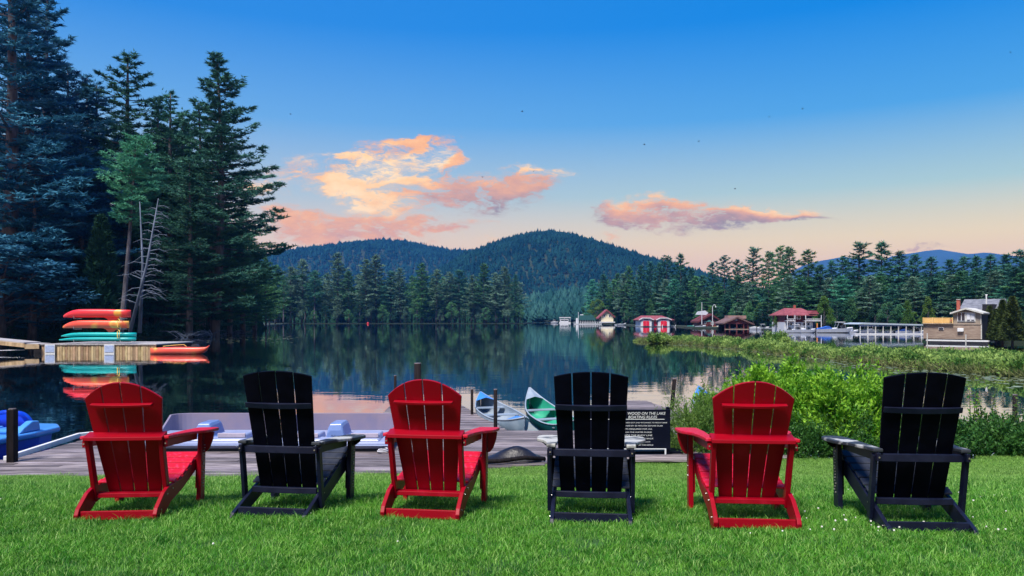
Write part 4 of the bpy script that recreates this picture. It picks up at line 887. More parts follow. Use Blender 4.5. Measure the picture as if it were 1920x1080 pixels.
# ------------------------------------------------------------------ garden chairs
def curved_batten(u0, u1, v0, v1, n0, n1, fr, curve, half):
    """strip behind the slats; fr maps (u, v, n) to chair space"""
    N = 10; rings = []
    for i in range(N+1):
        u = u0+(u1-u0)*i/N; c = curve*(u/half)**2
        rings.append([fr(u, v0, n0+c), fr(u, v1, n0+c), fr(u, v1, n1+c*.3), fr(u, v0, n1+c*.3)])
    return MB().loft(rings)
def make_chair(red=True):
    m = M_RED if red else M_BLK; mr = m if red else mat('black_rail_polymer', (.004, .006, .020), (.008, .011, .030), 10, rough=.4, spec=.25); mt = M_RED_LIT if red else M_PATCHY
    r = thing('adirondack_chair', '', 'chair', group='garden chairs in a row facing the lake')
    zb, zt, yb, yt = (.15, .945, .285, -.015) if red else (.16, 1.01, .29, .02)
    D = Vector((0, yt-yb, zt-zb)); L = D.length; D.normalize(); Nn = Vector((0, D.z, -D.y)); half = .265; curve = .028
    fr = lambda u, v, n: tuple(Vector((u, yb, zb))+D*v+Nn*n)
    ub, ut = (.185, .262) if red else (.215, .255)
    vs_, vt_ = (L*.845, L) if red else (L*.95, L)
    us = lambda v: (ub+(ut-ub)*min(1, v/vs_))
    for k in range(4):
        a0, a1 = -1+k*.5, -.5+k*.5; g = .0035 if red else .0045; rings_f = []; outl = []
        NV = 8
        left = [(us(vs_*i/NV)*a0+g, vs_*i/NV) for i in range(NV+1)]; rightp = [(us(vs_*i/NV)*a1-g, vs_*i/NV) for i in range(NV+1)]
        top = []
        for i in range(9):
            uu = left[-1][0]+(rightp[-1][0]-left[-1][0])*i/8; top.append((uu, vs_+(vt_-vs_)*(1-(abs(uu)/ut)**2.1)))
        V = []; F = []
        rows = [(left[i], rightp[i]) for i in range(NV+1)]
        NU = 8
        for (l, q) in rows[:-1]:
            for i in range(NU+1):
                u = l[0]+(q[0]-l[0])*i/NU; V.append((u, l[1]))
        for tpt in top: V.append(tpt)
        n2 = len(V); c = lambda u: curve*(u/half)**2
        VV = [fr(u, v, c(u)) for u, v in V]+[fr(u, v, c(u)+.019) for u, v in V]
        w_ = NU+1; nr = NV+1
        for j in range(nr-1):
            for i in range(NU): q = j*w_+i; F += [(q, q+w_, q+w_+1, q+1), (n2+q, n2+q+1, n2+q+w_+1, n2+q+w_)]
        ring = [i for i in range(w_)]+[j*w_+NU for j in range(1, nr)]+[(nr-1)*w_+i for i in range(NU-1, -1, -1)]+[j*w_ for j in range(nr-2, 0, -1)]
        for i in range(len(ring)): a, b_ = ring[i], ring[(i+1) % len(ring)]; F.append((a, b_, n2+b_, n2+a))
        b = MB(); b.add(VV, F); b.build('back_slat', m, r, bevel=.003)
    vof = lambda z: (z-zb)/D.z
    if red:
        curved_batten(-.205, .205, vof(.788), vof(.806), -.045, -.001, fr, curve, half).build('back_batten', mr, r, bevel=.003)
        rings = []
        for i in range(11):
            u = -.265+.53*i/10; cc = .03*(1-(u/.265)**2); rings.append([(u, .058-cc*.3, .546), (u, .058-cc*.3, .570), (u, .154-.030+.03*(u/.265)**2, .604), (u, .154-.030+.03*(u/.265)**2, .572)])
        MB().loft(rings).build('arm_rail', mr, r, bevel=.003)
        rings = []
        for i in range(11):
            u = -.255+.51*i/10; rings.append([(u, .215, .135), (u, .215, .165), (u, .262+.02*(u/.255)**2, .172), (u, .262+.02*(u/.255)**2, .135)])
        MB().loft(rings).build('lower_rail', mr, r, bevel=.003)
        for s in (-1, 1):
            b = MB(); b.beam((s*.247, .095, .563), (s*.243, .245, .12), .03, .055, up=(0, 1, 0)); b.build('rear_post', mr, r, bevel=.004)
            x0, x1 = sorted((s*.243, s*.272)); b = MB()
            b.prism([(.035, 0), (-.005, .02), (-.015, .055), (.005, .095), (.12, .185), (.20, .215), (.42, .235), (.80, .375), (.82, .29), (.45, .155), (.24, .10), (.13, .035), (.10, 0)], x0, x1, 'x'); b.build('side_rail', mr, r, bevel=.004)
        b = MB(); b.box(-.242, .242, .012, .036, .018, .078); b.build('rear_stretcher', mr, r, bevel=.004)
        az = .553
    else:
        curved_batten(-.243, .243, vof(.755), vof(.792), -.026, -.001, fr, curve, half).build('back_batten', mr, r, bevel=.003)
        rings = []
        for i in range(11):
            u = -.262+.524*i/10; cc = .03*(1-(u/.262)**2); rings.append([(u, .135-cc*.4, .440), (u, .135-cc*.4, .488), (u, .165-cc*.4, .490), (u, .165-cc*.4, .440)])
        MB().loft(rings).build('arm_rail', mr, r, bevel=.003)
        rings = []
        for i in range(11):
            u = -.242+.484*i/10; cc = .02*(1-(u/.242)**2); rings.append([(u, .235-cc, .150), (u, .235-cc, .190), (u, .262-cc*.5, .192), (u, .262-cc*.5, .150)])
        MB().loft(rings).build('lower_rail', mr, r, bevel=.003)
        for s in (-1, 1):
            b = MB(); b.beam((s*.285, .15, .487), (s*.285, .24, .06), .026, .05, up=(0, 1, 0)); b.build('rear_post', mr, r, bevel=.004)
            x0, x1 = sorted((s*.243, s*.270)); b = MB(); b.prism([(.0, 0), (-.02, .012), (.0, .045), (.78, .40), (.82, .39), (.82, .29), (.14, 0)], x0, x1, 'x'); b.build('side_rail', mr, r, bevel=.004)
        b = MB(); b.box(-.242, .242, .045, .07, .02, .078); b.build('rear_stretcher', mr, r, bevel=.004)
        az = .50
    # seat slats follow the side rails
    line = (lambda y: float(np.interp(y, [.2, .42, .80], [.216, .236, .376]))) if red else (lambda y: float(np.interp(y, [.2, .8], [.165, .410])))
    for k in range(6):
        y0 = .295+k*.087; y1 = y0+.061; b = MB(); V = [(x, y, line(y)+dz+.010*(y-y0)/.08) for dz in (.001, .014) for y in (y0, y1) for x in (-.268, .268)]
        b.add(V, [(0, 2, 3, 1), (4, 5, 7, 6), (0, 1, 5, 4), (2, 6, 7, 3), (0, 4, 6, 2), (1, 3, 7, 5)]); b.build('seat_slat', mt if red else mat('seat_black_polymer', (.012, .016, .030), (.03, .035, .05), 12, rough=.55, bump=.1, bscale=80, spec=.25), r, bevel=.004)
    b = MB(); b.box(-.268, .268, .824, .846, .29, line(.8)+.015); b.build('front_apron', m, r, bevel=.004)
    for s in (-1, 1):
        sx = lambda x: s*x
        x0, x1 = sorted((s*.288, s*.322)); b = MB(); b.box(x0, x1, .70, .795, -.09, az-.012); b.build('front_leg', mr, r, bevel=.005)
        x0, x1 = sorted((s*.273, s*.287)); b = MB(); b.box(x0, x1, .72, .78, .12, .36); b.build('leg_cleat', m, r)
        out = [(.232, .09), (.300, .09), (.306, .30), (.330, .48), (.385, .60), (.400, .68), (.400, .86), (.375, .885), (.255, .885), (.235, .86), (.225, .6), (.232, .35)] if red else \
              [(.240, .12), (.302, .12), (.310, .28), (.345, .44), (.395, .55), (.405, .66), (.400, .80), (.372, .855), (.300, .875), (.255, .85), (.232, .78), (.228, .6), (.236, .35)]
        b = MB(); b.prism([(sx(x), y) for x, y in out], az, az+.024, 'z')
        if not red: pass
        b.build('armrest', mt, r, bevel=.006)
        x0, x1 = sorted((s*.262, s*.287)); b = MB(); b.box(x0, x1, .10, .70, az-.055, az-.002); b.build('arm_brace', mr, r, bevel=.004)
        if red:
            b = MB(); b.prism([(sx(.324), az-.003), (sx(.398), az-.003), (sx(.390), az-.06), (sx(.368), az-.125), (sx(.345), az-.155), (sx(.324), az-.16)], .74, .762, 'y'); b.build('arm_bracket', m, r, bevel=.004)
        else:
            b = MB(); b.prism([(sx(.324), az-.003), (sx(.380), az-.003), (sx(.370), az-.025), (sx(.324), az-.06)], .74, .762, 'y'); b.build('arm_bracket', m, r, bevel=.004)
        b = MB()
        pts = ([(s*.273, .06, .075), (s*.273, .16, .165), (s*.273, .26, .19)] if red else [(s*.271, .08, .045), (s*.271, .22, .11), (s*.271, .30, .15)])
        for q in pts: b.tube([q, (q[0]+s*.004, q[1], q[2])], .006, 6)
        for z in (.24, .31): b.tube([(s*.3225, .745, z), (s*.326, .745, z)], .006, 6)
        for z in (az-.03,): b.tube([(s*.275, .099, z), (s*.275, .095, z)], .006, 6)
        b.build('screws', M_STEEL, r)
    return r
def bead_chain(r, s):
    b = MB()
    for i in range(16): b.ball((s*.33+.004*math.sin(i*1.7), .735+.004*math.cos(i*2.3), .45-.021*i), .0065, 5)
    b.build('bead_chain', M_CHAIN, r)
rc = make_chair(True); bc = make_chair(False)
SPOT = [('red', 217, 5.05, 4, 'leftmost red slatted garden chair, in front of the grey plank dock'), ('black', 502, 5.06, -8, 'leftmost black slatted garden chair, second in the row between two red ones'),
        ('red', 787, 4.99, -8, 'middle red slatted garden chair with the thick post rising behind its back'), ('black', 1108, 4.90, -6, 'black slatted garden chair in front of the boating rules sign'),
        ('red', 1420, 4.72, -5, 'red slatted garden chair in front of the willow bush'), ('black', 1750, 4.62, -4, 'black slatted garden chair at the right end of the row')]
used = set()
for i, (kind, px, d, yaw, lab) in enumerate(SPOT):
    src = rc if kind == 'red' else bc
    o = src if kind not in used else copy_tree(src); used.add(kind)
    o['label'] = lab; x = px2x(px, d); o.location = (x, d, lawn_z(x, d)-.008)
    z1 = lawn_z(x, d+.75); o.rotation_euler = (math.atan2(z1-lawn_z(x, d), .75)*.85, 0, math.radians(yaw))
CH = [o for o in COL.objects if o.name.startswith('adirondack_chair')]
bylab = {o['label']: o for o in CH}
bead_chain(bylab[SPOT[0][4]], 1); bead_chain(bylab[SPOT[1][4]], 1); bead_chain(bylab[SPOT[5][4]], -1)
for ch in bylab[SPOT[3][4]].children:
    if ch.name.startswith('armrest'): ch.data = ch.data.copy(); ch.data.materials[0] = M_PATCHY2; ch['label'] = 'armrest patchy pale grey'

# ------------------------------------------------------------------ shrubs on the near shore
M_WILLOW = mat('willow_leaves', (.05, .22, .010), (.32, .60, .05), 5, rough=.5, spec=.3, transl=.35)
M_WILLOW2 = mat('olive_willow_leaves', (.10, .20, .035), (.17, .29, .06), 3, rough=.5, spec=.3, transl=.35)
M_SHRUB = mat('dark_shrub_leaves', (.028, .11, .022), (.07, .19, .035), 3, rough=.5, spec=.3, transl=.3)
M_STEM = mat('green_stem', (.06, .08, .03), rough=.8)
def shrub(name, label, x, y, z, R, H, nshoot, m, seed, leaf=.075, lw=.30, shoot=.38, nleaf=15, bulge=1., up=.9, Ry=None):
    rg = np.random.default_rng(seed); r = thing(name, label, 'shrub', (x, y, z), group='shrubs along the near shore'); Ry = Ry or R
    u = rg.normal(size=(nshoot, 3)); u[:, 2] = np.abs(u[:, 2])*1.1; u /= np.linalg.norm(u, axis=1, keepdims=True)
    rad = .45+.55*rg.random((nshoot, 1))**.45; lump = 1+.24*np.sin(u[:, :1]*8+seed)+.16*np.sin(u[:, 1:2]*9+2*seed)+.16*np.cos(u[:, 2:]*11+u[:, :1]*6)
    P = u*rad*lump*np.array([R, Ry, H])*.86; P[:, 2] = np.maximum(P[:, 2], .02+.25*rg.random(nshoot)*H*.5)
    D = u*np.array([.6, .6, .3])+np.array([0, 0, up])+rg.normal(size=(nshoot, 3))*.22; D /= np.linalg.norm(D, axis=1, keepdims=True)
    sl = shoot*rg.uniform(.5, 1.15, nshoot)
    t = (np.arange(nleaf)+.5)/nleaf; C = (P[:, None, :]+D[:, None, :]*(sl[:, None]*t[None, :])[..., None]).reshape(-1, 3)
    DD = np.repeat(D, nleaf, 0)*.75+rg.normal(size=(nshoot*nleaf, 3))*.6+np.array([0, 0, .1]); DD /= np.linalg.norm(DD, axis=1, keepdims=True)
    n = len(C); Ln = leaf*rg.uniform(.6, 1.15, n)*(1-.35*np.tile(t, nshoot)); s = np.cross(DD, rg.normal(size=(n, 3))); s /= np.linalg.norm(s, axis=1, keepdims=True); W = (Ln*lw)[:, None]
    mid = C+DD*(Ln*.45)[:, None]; V = np.stack([C, mid-s*W*.5, C+DD*Ln[:, None], mid+s*W*.5], 1).reshape(-1, 3)
    o = tri_mesh('foliage', V, np.arange(len(V)).reshape(-1, 4), m, r)
    b = MB()
    for k in range(26): q = P[k]; b.tube([(q[0]*.15, q[1]*.15, -.2), (q[0]*.55, q[1]*.55, q[2]*.6), tuple(q+D[k]*sl[k]*.7)], [.016, .011, .004], 4, cap=False)
    b.build('stems', M_STEM, r, fix=False); return r
SY = 13.3; ZB = -1.12
shrub('willow_shrub', 'low olive green willow shrub right of the boating rules sign', px2x(1312, 13.0), 13.0, ZB, .60, .98, 1100, M_WILLOW2, 1, leaf=.085, lw=.24)
shrub('willow_shrub', 'bright green willow bush behind the back of the right red chair', px2x(1425, SY), SY+.2, ZB, .88, 1.42, 1700, M_WILLOW, 2, leaf=.115, lw=.42)
shrub('willow_shrub', 'rounded bright green willow bush between the right red chair and the last black chair', px2x(1565, SY), SY, ZB, .98, 1.36, 1900, M_WILLOW, 3, leaf=.115, lw=.42)
shrub('willow_shrub', 'bright willow bush rising behind the gap right of the right red chair', px2x(1490, SY+.6), SY+.9, ZB, .8, 1.42, 1300, M_WILLOW, 8, leaf=.115, lw=.42)
shrub('leafy_shrub', 'dark low shrub at the foot of the bright willow bushes', px2x(1530, 12.7), 12.75, ZB, 1.3, .62, 1300, M_SHRUB, 4, leaf=.075, lw=.42, Ry=.45)
shrub('leafy_shrub', 'dark leafy shrub behind the last black chair', px2x(1700, SY), SY, ZB, .95, .62, 1300, M_SHRUB, 5, leaf=.09, lw=.45)
shrub('leafy_shrub', 'dark leafy shrub just right of the last black chair', px2x(1825, SY), SY-.1, ZB, .75, .46, 1000, M_SHRUB, 6, leaf=.09, lw=.5)
shrub('leafy_shrub', 'dark leafy shrub cut off by the right picture edge', px2x(1925, SY), SY-.1, ZB, .8, .46, 1000, M_SHRUB, 7, leaf=.09, lw=.5)
shrub('leafy_shrub', 'olive shrub low at the left foot of the willow bushes', px2x(1385, 12.6), 12.65, ZB, .6, .7, 800, M_SHRUB, 14, leaf=.07, lw=.35, Ry=.4)
def tall_weed(label, px, pytop, d, seed, m, leaf=.10):
    rg = np.random.default_rng(seed); H = py2z(pytop, d)-ZB; r = thing('tall_weed', label, 'plant', (px2x(px, d), d, ZB), group='tall weeds above the shore shrubs'); b = MB(); V = []
    for k in range(3):
        a = rg.random()*6.28; tx, ty = .16*math.cos(a), .10*math.sin(a); h = H*(1-.14*k); b.tube([(0, 0, -.1), (tx*.4, ty*.4, h*.5), (tx, ty, h)], [.012, .009, .004], 5)
        for q in range(26):
            f = .35+.65*q/26; c = np.array([tx*f, ty*f, h*f]); aa = q*2.4; ln = leaf*(1.25-f*.6); Dv = np.array([math.cos(aa), math.sin(aa), .45]); Dv /= np.linalg.norm(Dv); s = np.cross(Dv, [0, 0, 1])*ln*.24
            mid = c+Dv*ln*.5; V += [c, mid-s, c+Dv*ln, mid+s]
    b.build('stem', M_STEM, r); tri_mesh('foliage', np.array(V), np.arange(len(V)).reshape(-1, 4), m, r)
tall_weed('tall leafy weed rising left of the last black chair', 1655, 668, 13.6, 1, M_WILLOW, .13); tall_weed('second tall weed rising closer to the last black chair', 1690, 690, 13.6, 2, M_WILLOW, .13)
tall_weed('tall yellow green weed rising right of the last black chair', 1822, 705, 13.4, 3, M_WILLOW, .13); tall_weed('tall weed between the last black chair and the right edge post', 1850, 722, 13.4, 4, M_WILLOW2, .12)
tall_weed('leafy weed curling round the post near the right edge', 1895, 742, 13.2, 5, M_WILLOW2, .13); tall_weed('thin weed top above the rounded willow bush', 1630, 690, 13.9, 6, M_WILLOW, .11)
tall_weed('weed with drooping leaves behind the top of the last black chair', 1765, 672, 13.9, 7, M_WILLOW, .12)

# ------------------------------------------------------------------ marsh
MX = [1195, 1300, 1460, 1600, 1750, 1925, 2050]; near = [87, 76, 57, 46, 39, 34, 31]; far = [88, 84, 68, 55, 50, 48, 46]
poly = [(px2x(q, d), d) for q, d in zip(MX, near)]+[(px2x(q, d), d) for q, d in reversed(list(zip(MX, far)))]
M_MARSH_G = mat('marsh_ground', (.05, .08, .03), (.12, .14, .06), .6, rough=.95)
b = MB(); b.prism(poly, -2.2, WATER+.06, 'z'); tag(b.build('marsh_ground', M_MARSH_G), kind='structure')
M_MARSH = mat('marsh_foliage', (.05, .15, .025), (.32, .46, .12), .9, rough=.7, spec=.2, transl=.25)
M_MARSHD = mat('marsh_reed_olive', (.14, .17, .06), (.24, .26, .11), .5, rough=.8, spec=.15, transl=.25)
cs = []; cr = []
for k in range(1500):
    q = 1200+730*random.random()**.85; a, c = np.interp(q, MX, near), np.interp(q, MX, far); t = random.random()**1.6; d = a+(c-a)*t; e = min(1, (q-1195)/70)
    h = .85*random.choice((.35, .5, .7, .9, 1.05))*e*(.8 if t > .6 else 1)*(.8+.35*math.sin(q*.045)*math.cos(d*.3))
    cs.append((px2x(q, d), d, WATER+.02, random.uniform(.4, .8)+.4*h, max(.18, h)))
clumps('marsh_shrubs', 'low light green marsh shrubs covering the wet island on the right', 'marsh plants', cs, M_MARSH, 9, leaf=.14, n=260, wratio=.85)
for k in range(1100):
    q = 1195+740*random.random(); a = np.interp(q, MX, near); d = a+random.uniform(-1.2, 3.5)*a/50
    cr.append((px2x(q, d), d, WATER-.02, random.uniform(.3, .8), random.uniform(.12, .40)))
clumps('marsh_reeds', 'olive reeds and mats fringing the near waterline of the marsh', 'reeds', cr, M_MARSHD, 10, leaf=.30, n=40, wratio=.16)
for k, (q, pyt, d) in enumerate([(1455, 634, 70), (1235, 634, 80)]):
    s = shrub('marsh_bush', ('bushy green clump standing taller out of the marsh below the maroon roofed house', 'green bush near the left tip of the marsh island')[k], px2x(q, d), d, WATER, 1.3, py2z(pyt, d)-WATER, 700, M_MARSH, 30+k, leaf=.3, lw=.5, shoot=.7, nleaf=10)
b = MB()
for k in range(420):
    q = random.choice((random.uniform(1250, 1620), random.uniform(1560, 1920))); a = np.interp(q, MX, near); d = a-random.random()**1.5*7; x = px2x(q, d); n = 7; rr = random.uniform(.05, .16)
    b.add([(x+rr*math.cos(6.28*i/n), d+rr*math.sin(6.28*i/n)*1.4, WATER+.006) for i in range(n)], [tuple(range(n))])
for k in range(120):
    q = random.uniform(380, 560); d = random.uniform(80, 150); x = px2x(q, d); n = 7; rr = random.uniform(.1, .25)
    b.add([(x+rr*math.cos(6.28*i/n), d+rr*math.sin(6.28*i/n)*1.4, WATER+.006) for i in range(n)], [tuple(range(n))])
tag(b.build('lily_pads', mat('lily_pad', (.16, .22, .10), (.30, .34, .22), 4, rough=.4), fix=False), 'floating lily pads and specks on the still water', 'lily pads', kind='stuff')
#FAR
# ------------------------------------------------------------------ evening haze over the lake
hm = bpy.data.materials.new('haze'); hm.use_nodes = True; t = NT(hm.node_tree); t.n.clear()
o_ = t.new('ShaderNodeOutputMaterial'); v_ = t.new('ShaderNodeVolumePrincipled'); v_.inputs['Color'].default_value = (.07, .34, 1., 1); v_.inputs['Density'].default_value = HAZE; v_.inputs['Anisotropy'].default_value = 0.
t.link(v_.outputs[0], o_.inputs['Volume'])
b = MB(); b.box(-6600, 6600, -90, 5400, WATER-6, 400); tag(b.build('haze', hm), 'thin blue evening haze in the air over the lake and hills', 'haze', kind='stuff')
# ------------------------------------------------------------------ far boathouses, cottages and boats
M_MAROON = mat('maroon_siding', (.10, .018, .022), (.15, .03, .035), .8, rough=.8); M_MROOF = mat('maroon_shingles', (.20, .040, .055), (.30, .075, .09), 1.5, rough=.85)
M_REDD = mat('red_door', (.78, .01, .05), (.70, .01, .04), .6, rough=.5); M_BWH = mat('boathouse_white', (.74, .75, .80), (.66, .68, .74), .5, rough=.7); M_GLASS = mat('window_glass', (.01, .02, .035), (.03, .04, .06), .4, rough=.12, spec=.4)
M_GROOF = mat('green_roof', (.015, .085, .085), (.02, .11, .11), .5, rough=.7); M_CREAM = mat('cream_wall', (.72, .64, .44), (.64, .58, .42), .5, rough=.8)
M_DARK = mat('dark_interior', (.006, .007, .012), rough=.9); M_BRWOOD = mat('brown_siding', (.26, .19, .15), (.36, .28, .22), 1.2, rough=.85, stretch=(1, 1, 4)); M_GREYR = mat('grey_shingles', (.12, .13, .16), (.20, .21, .25), 2, rough=.85)
M_UPW = mat('grey_brown_siding', (.30, .25, .20), (.36, .31, .26), 1, rough=.85); M_TRIM = mat('pale_trim', (.50, .50, .47), rough=.7); M_YEL = mat('yellow_balcony_paint', (.78, .48, .16), (.82, .55, .22), 1, rough=.6); M_BRICK = mat('brick_red', (.34, .07, .05), (.42, .12, .08), 6, rough=.9)
M_BLUEC = mat('blue_boat_cover', (.03, .13, .55), rough=.6); M_SILV = mat('silver_roof', (.55, .60, .70), rough=.5)
class Frame:
    def __init__(s, root, pxc, d, kx=1., kz=1.): s.r = root; s.px = pxc; s.s = d/FOC; s.kx = kx; s.kz = kz; s.d = d; s.z0 = root.location.z
    def x(s, px): return (px-s.px)*s.s*s.kx
    def z(s, py): return ZC-(py-HOR)*s.s*s.kz-s.z0
    def box(s, name, m, a, c, t, bt, y0, y1, parent=None, bevel=0): b = MB(); b.box(s.x(a), s.x(c), y0, y1, s.z(bt), s.z(t)); return b.build(name, m, parent or s.r, bevel=bevel)
    def hip(s, name, m, a, c, ev, ra, rc, rt, y0, y1, th=.15):
        b = MB(); ym = (y0+y1)/2; A = [(s.x(a), y0, s.z(ev)), (s.x(c), y0, s.z(ev)), (s.x(c), y1, s.z(ev)), (s.x(a), y1, s.z(ev)), (s.x(ra), ym, s.z(rt)), (s.x(rc), ym, s.z(rt))]
        A += [(x, y, z-th) for x, y, z in A[:4]]; b.add(A, [(0, 1, 5, 4), (1, 2, 5), (2, 3, 4, 5), (3, 0, 4), (0, 6, 7, 1), (1, 7, 8, 2), (2, 8, 9, 3), (3, 9, 6, 0), (6, 9, 8, 7)]); return b.build(name, m, s.r)
    def gable(s, name, m, pl, pa, pr, y0, y1, th=.18, parent=None):
        """roof slabs over a front gable: pl, pa, pr = (px, py) of left eave, apex, right eave"""
        b = MB(); P = [(s.x(q), s.z(v)) for q, v in (pl, pa, pr)]; b.prism([P[0], P[1], P[2], (P[2][0], P[2][1]-th), (P[1][0], P[1][1]-th*1.1), (P[0][0], P[0][1]-th)], y0, y1, 'y'); return b.build(name, m, parent or s.r)
    def poly(s, name, m, pts, y0, y1, parent=None): b = MB(); b.prism([(s.x(q), s.z(v)) for q, v in pts], y0, y1, 'y'); return b.build(name, m, parent or s.r)
    def window(s, a, c, t, bt, y, panes=1, fr=.8):
        w_ = s.box('window', M_BWH, a, c, t, bt, y-.08, y-.005)
        for k in range(panes):
            p0 = a+(c-a)*(k/panes)+fr; p1 = a+(c-a)*((k+1)/panes)-fr; s.box('pane', M_GLASS, p0, p1, t+fr, bt-fr, y-.10, y-.083, parent=w_)
# red double boathouse
r = thing('boathouse', 'white double boathouse with red doors and maroon roof on the far water', 'boathouse', (px2x(1232, 243), 243, WATER)); f = Frame(r, 1232, 243)
f.box('wall', M_BWH, 1201, 1258, 598, 612.5, .7, 10); f.hip('roof', M_MROOF, 1197, 1264, 599.5, 1207, 1247, 591.6, -.2, 11)
for a, c in ((1201, 1221.5), (1233.5, 1255)):
    m_ = (a+c)/2; f.poly('bay', M_BWH, [(a, 612.5), (c, 612.5), (c, 599.2), (m_+6, 597), (m_-6, 597), (a, 599.2)], -.3, .69)
    f.poly('gable_trim', M_BWH, [(a-3.6, 600.6), (a-3.4, 599.2), (m_-7.5, 595.6), (m_+7.5, 595.6), (c+3.4, 599.2), (c+3.6, 600.6), (m_+7, 597.1), (m_-7, 597.1)], -.75, -.31)
    dr = f.poly('door', M_REDD, [(m_-5.8, 611), (m_+5.8, 611), (m_+5.8, 603.2), (m_+4.3, 601.8), (m_-4.3, 601.8), (m_-5.8, 603.2)], -.42, -.305); f.box('centre_strip', mat('pale_red', (.8, .15, .2), rough=.5), m_-.3, m_+.3, 602.5, 611, -.46, -.425, parent=dr)
    f.box('louvre', M_DARK, m_-4.2, m_+4.2, 598.1, 599.1, -.36, -.305)
f.poly('door', M_REDD, [(1226.3, 611), (1232, 611), (1232, 604), (1230.6, 602.3), (1227.7, 602.3), (1226.3, 604)], .58, .695)
f.window(1256, 1257.5, 602, 608, .69, 1, .3); f.box('base_beam', M_DARK, 1200.5, 1262, 612.0, 613.6, -.8, -.76)
f.box('side_deck', M_BWH, 1255.2, 1268, 611, 612.6, 1, 3); f.box('deck_post', M_BWH, 1267, 1268, 608.5, 614, .6, .8); f.box('mooring_pole', M_BWH, 1239.6, 1240.8, 608.6, 614, -1.6, -1.3)
# cream cottage
r = thing('cottage', 'cream cottage with red roof at the tip of the right shore', 'house', (px2x(1138, 330), 330, WATER)); f = Frame(r, 1138, 330)
f.poly('wall', M_CREAM, [(1127, 606), (1150, 606), (1150, 592), (1138, 582), (1127, 592)], 0, 7); f.gable('roof', M_MROOF, (1121, 596), (1138, 580.2), (1153, 594), -.8, 8, .5)
f.window(1131, 1135, 590, 595, 0); f.window(1141, 1145, 590, 595, 0); f.box('porch', M_BWH, 1123, 1152, 603, 605, -2, -.1)
# green roofed boathouse with white pier
r = thing('boathouse', 'low boathouse with dark green roof behind a white railed pier', 'boathouse', (px2x(1100, 364), 364, WATER)); f = Frame(r, 1100, 364)
f.poly('roof', M_GROOF, [(1083, 600.5), (1117, 600.5), (1113, 591), (1086, 591)], .5, 7); f.box('wall', M_DARK, 1086, 1114, 600.6, 607, 1.2, 6)
f.box('ridge_vent', M_BWH, 1089, 1095, 589.4, 590.9, 3, 4)
for q in np.linspace(1084, 1116, 8): f.box('post', M_BWH, q-.25, q+.25, 600.6, 607, .6, .9)
pr = thing('pier', 'white railed pier in front of the green roofed boathouse', 'pier', (px2x(1100, 358), 358, WATER)); f = Frame(pr, 1100, 358)
f.box('deck', M_BWH, 1076, 1128, 606.6, 607.9, -1, 1.5); f.box('rail', M_BWH, 1076, 1128, 603.6, 604.1, -1, -.9)
for q in np.linspace(1076, 1128, 14): f.box('rail_post', M_BWH, q-.35, q+.35, 603.4, 606.5, -1.1, -.8)
f.box('ladder_tower', M_BWH, 1080, 1083.2, 596.5, 606.4, 0, .8)
q = thing('flagpole', 'white pole standing on the pier by the green roofed boathouse', 'pole', (px2x(1084.7, 357), 357.6, WATER+.4)); b = MB(); b.tube([(0, 0, 0), (0, 0, 5.2)], [.16, .10], 6); b.build('shaft', M_BWH, q); b = MB(); b.ball((0, 0, 5.3), .16, 6); b.build('finial', M_BWH, q)
# boats
def motorboat(label, px, d, L, hullm=M_WHITEB, cover=None, cabin=True, rz=0., group='boats moored along the right shore', tower=False, z=0.):
    r = thing('motorboat', label, 'boat', (px2x(px, d), d, WATER+z), rz, group); rings = []; W = L*.34; H = L*.17
    for t in np.linspace(0, 1, 9):
        x = -L/2+L*t; hw = W/2*(1-max(0, (t-.55)/.45)**2.2)*(.92+.08*t)+.02; zt = H*(1+.35*t*t); zb = -.15+(.9*H*max(0, (t-.6)/.4)**3)
        rings.append([(x, -hw, zt), (x, -hw*.8, zb+(zt-zb)*.3), (x, 0, zb), (x, hw*.8, zb+(zt-zb)*.3), (x, hw, zt)])
    b = MB(); b.loft(rings); b.build('hull', hullm, r, smooth=False)
    b = MB(); b.loft([[(x, y*.9, z-.02) for x, y, z in rg_[:1]]+[(rg_[-1][0], rg_[-1][1]*.9, rg_[-1][2]+.05)]+[(rg_[0][0], 0, rg_[0][2]+.10)] for rg_ in rings[5:]]); b.build('foredeck', M_WHITE, r)
    if cabin:
        b = MB(); b.prism([(-.02*L, H*1.1), (.20*L, H*1.2), (.08*L, H*1.95), (.02*L, H*1.95)], -W*.36, W*.36, 'y'); b.build('windshield', M_GLASS, r)
    if cover:
        b = MB(); b.loft([[(x*L, y*W*.46*k, H*z) for y in (-1, -.5, 0, .5, 1) for k in (1,)]+[(x*L, W*.4, H*.98), (x*L, -W*.4, H*.98)] for x, z in ((-.48, 1.1), (-.2, 1.5), (.05, 1.9), (.2, 1.3))]); b.build('cover', cover, r)
    if tower:
        b = MB()
        for a in (-1, 1): b.tube([(-.25*L, a*W*.42, H), (-.15*L, a*W*.40, H*2.6), (.1*L, a*W*.40, H*2.6), (.14*L, a*W*.42, H)], .05, 5)
        b.build('canopy_frame', M_STEEL, r); b = MB(); b.box(-.22*L, .12*L, -W*.42, W*.42, H*2.62, H*2.75); b.build('canopy', cover or M_WHITE, r, bevel=.03)
    b = MB(); b.box(-L*.53, -L*.5, -.2, .2, .0, H*1.25); b.build('outboard', M_HULLDK, r); return r
motorboat('small white boat far off at the left end of the far marina', 1039.5, 455, 4.4, tower=True, cover=M_WHITE)
r = thing('houseboat', 'white flat roofed houseboat on the far water before the teal woods', 'boat', (px2x(1060, 448), 448, WATER)); f = Frame(r, 1060, 448)
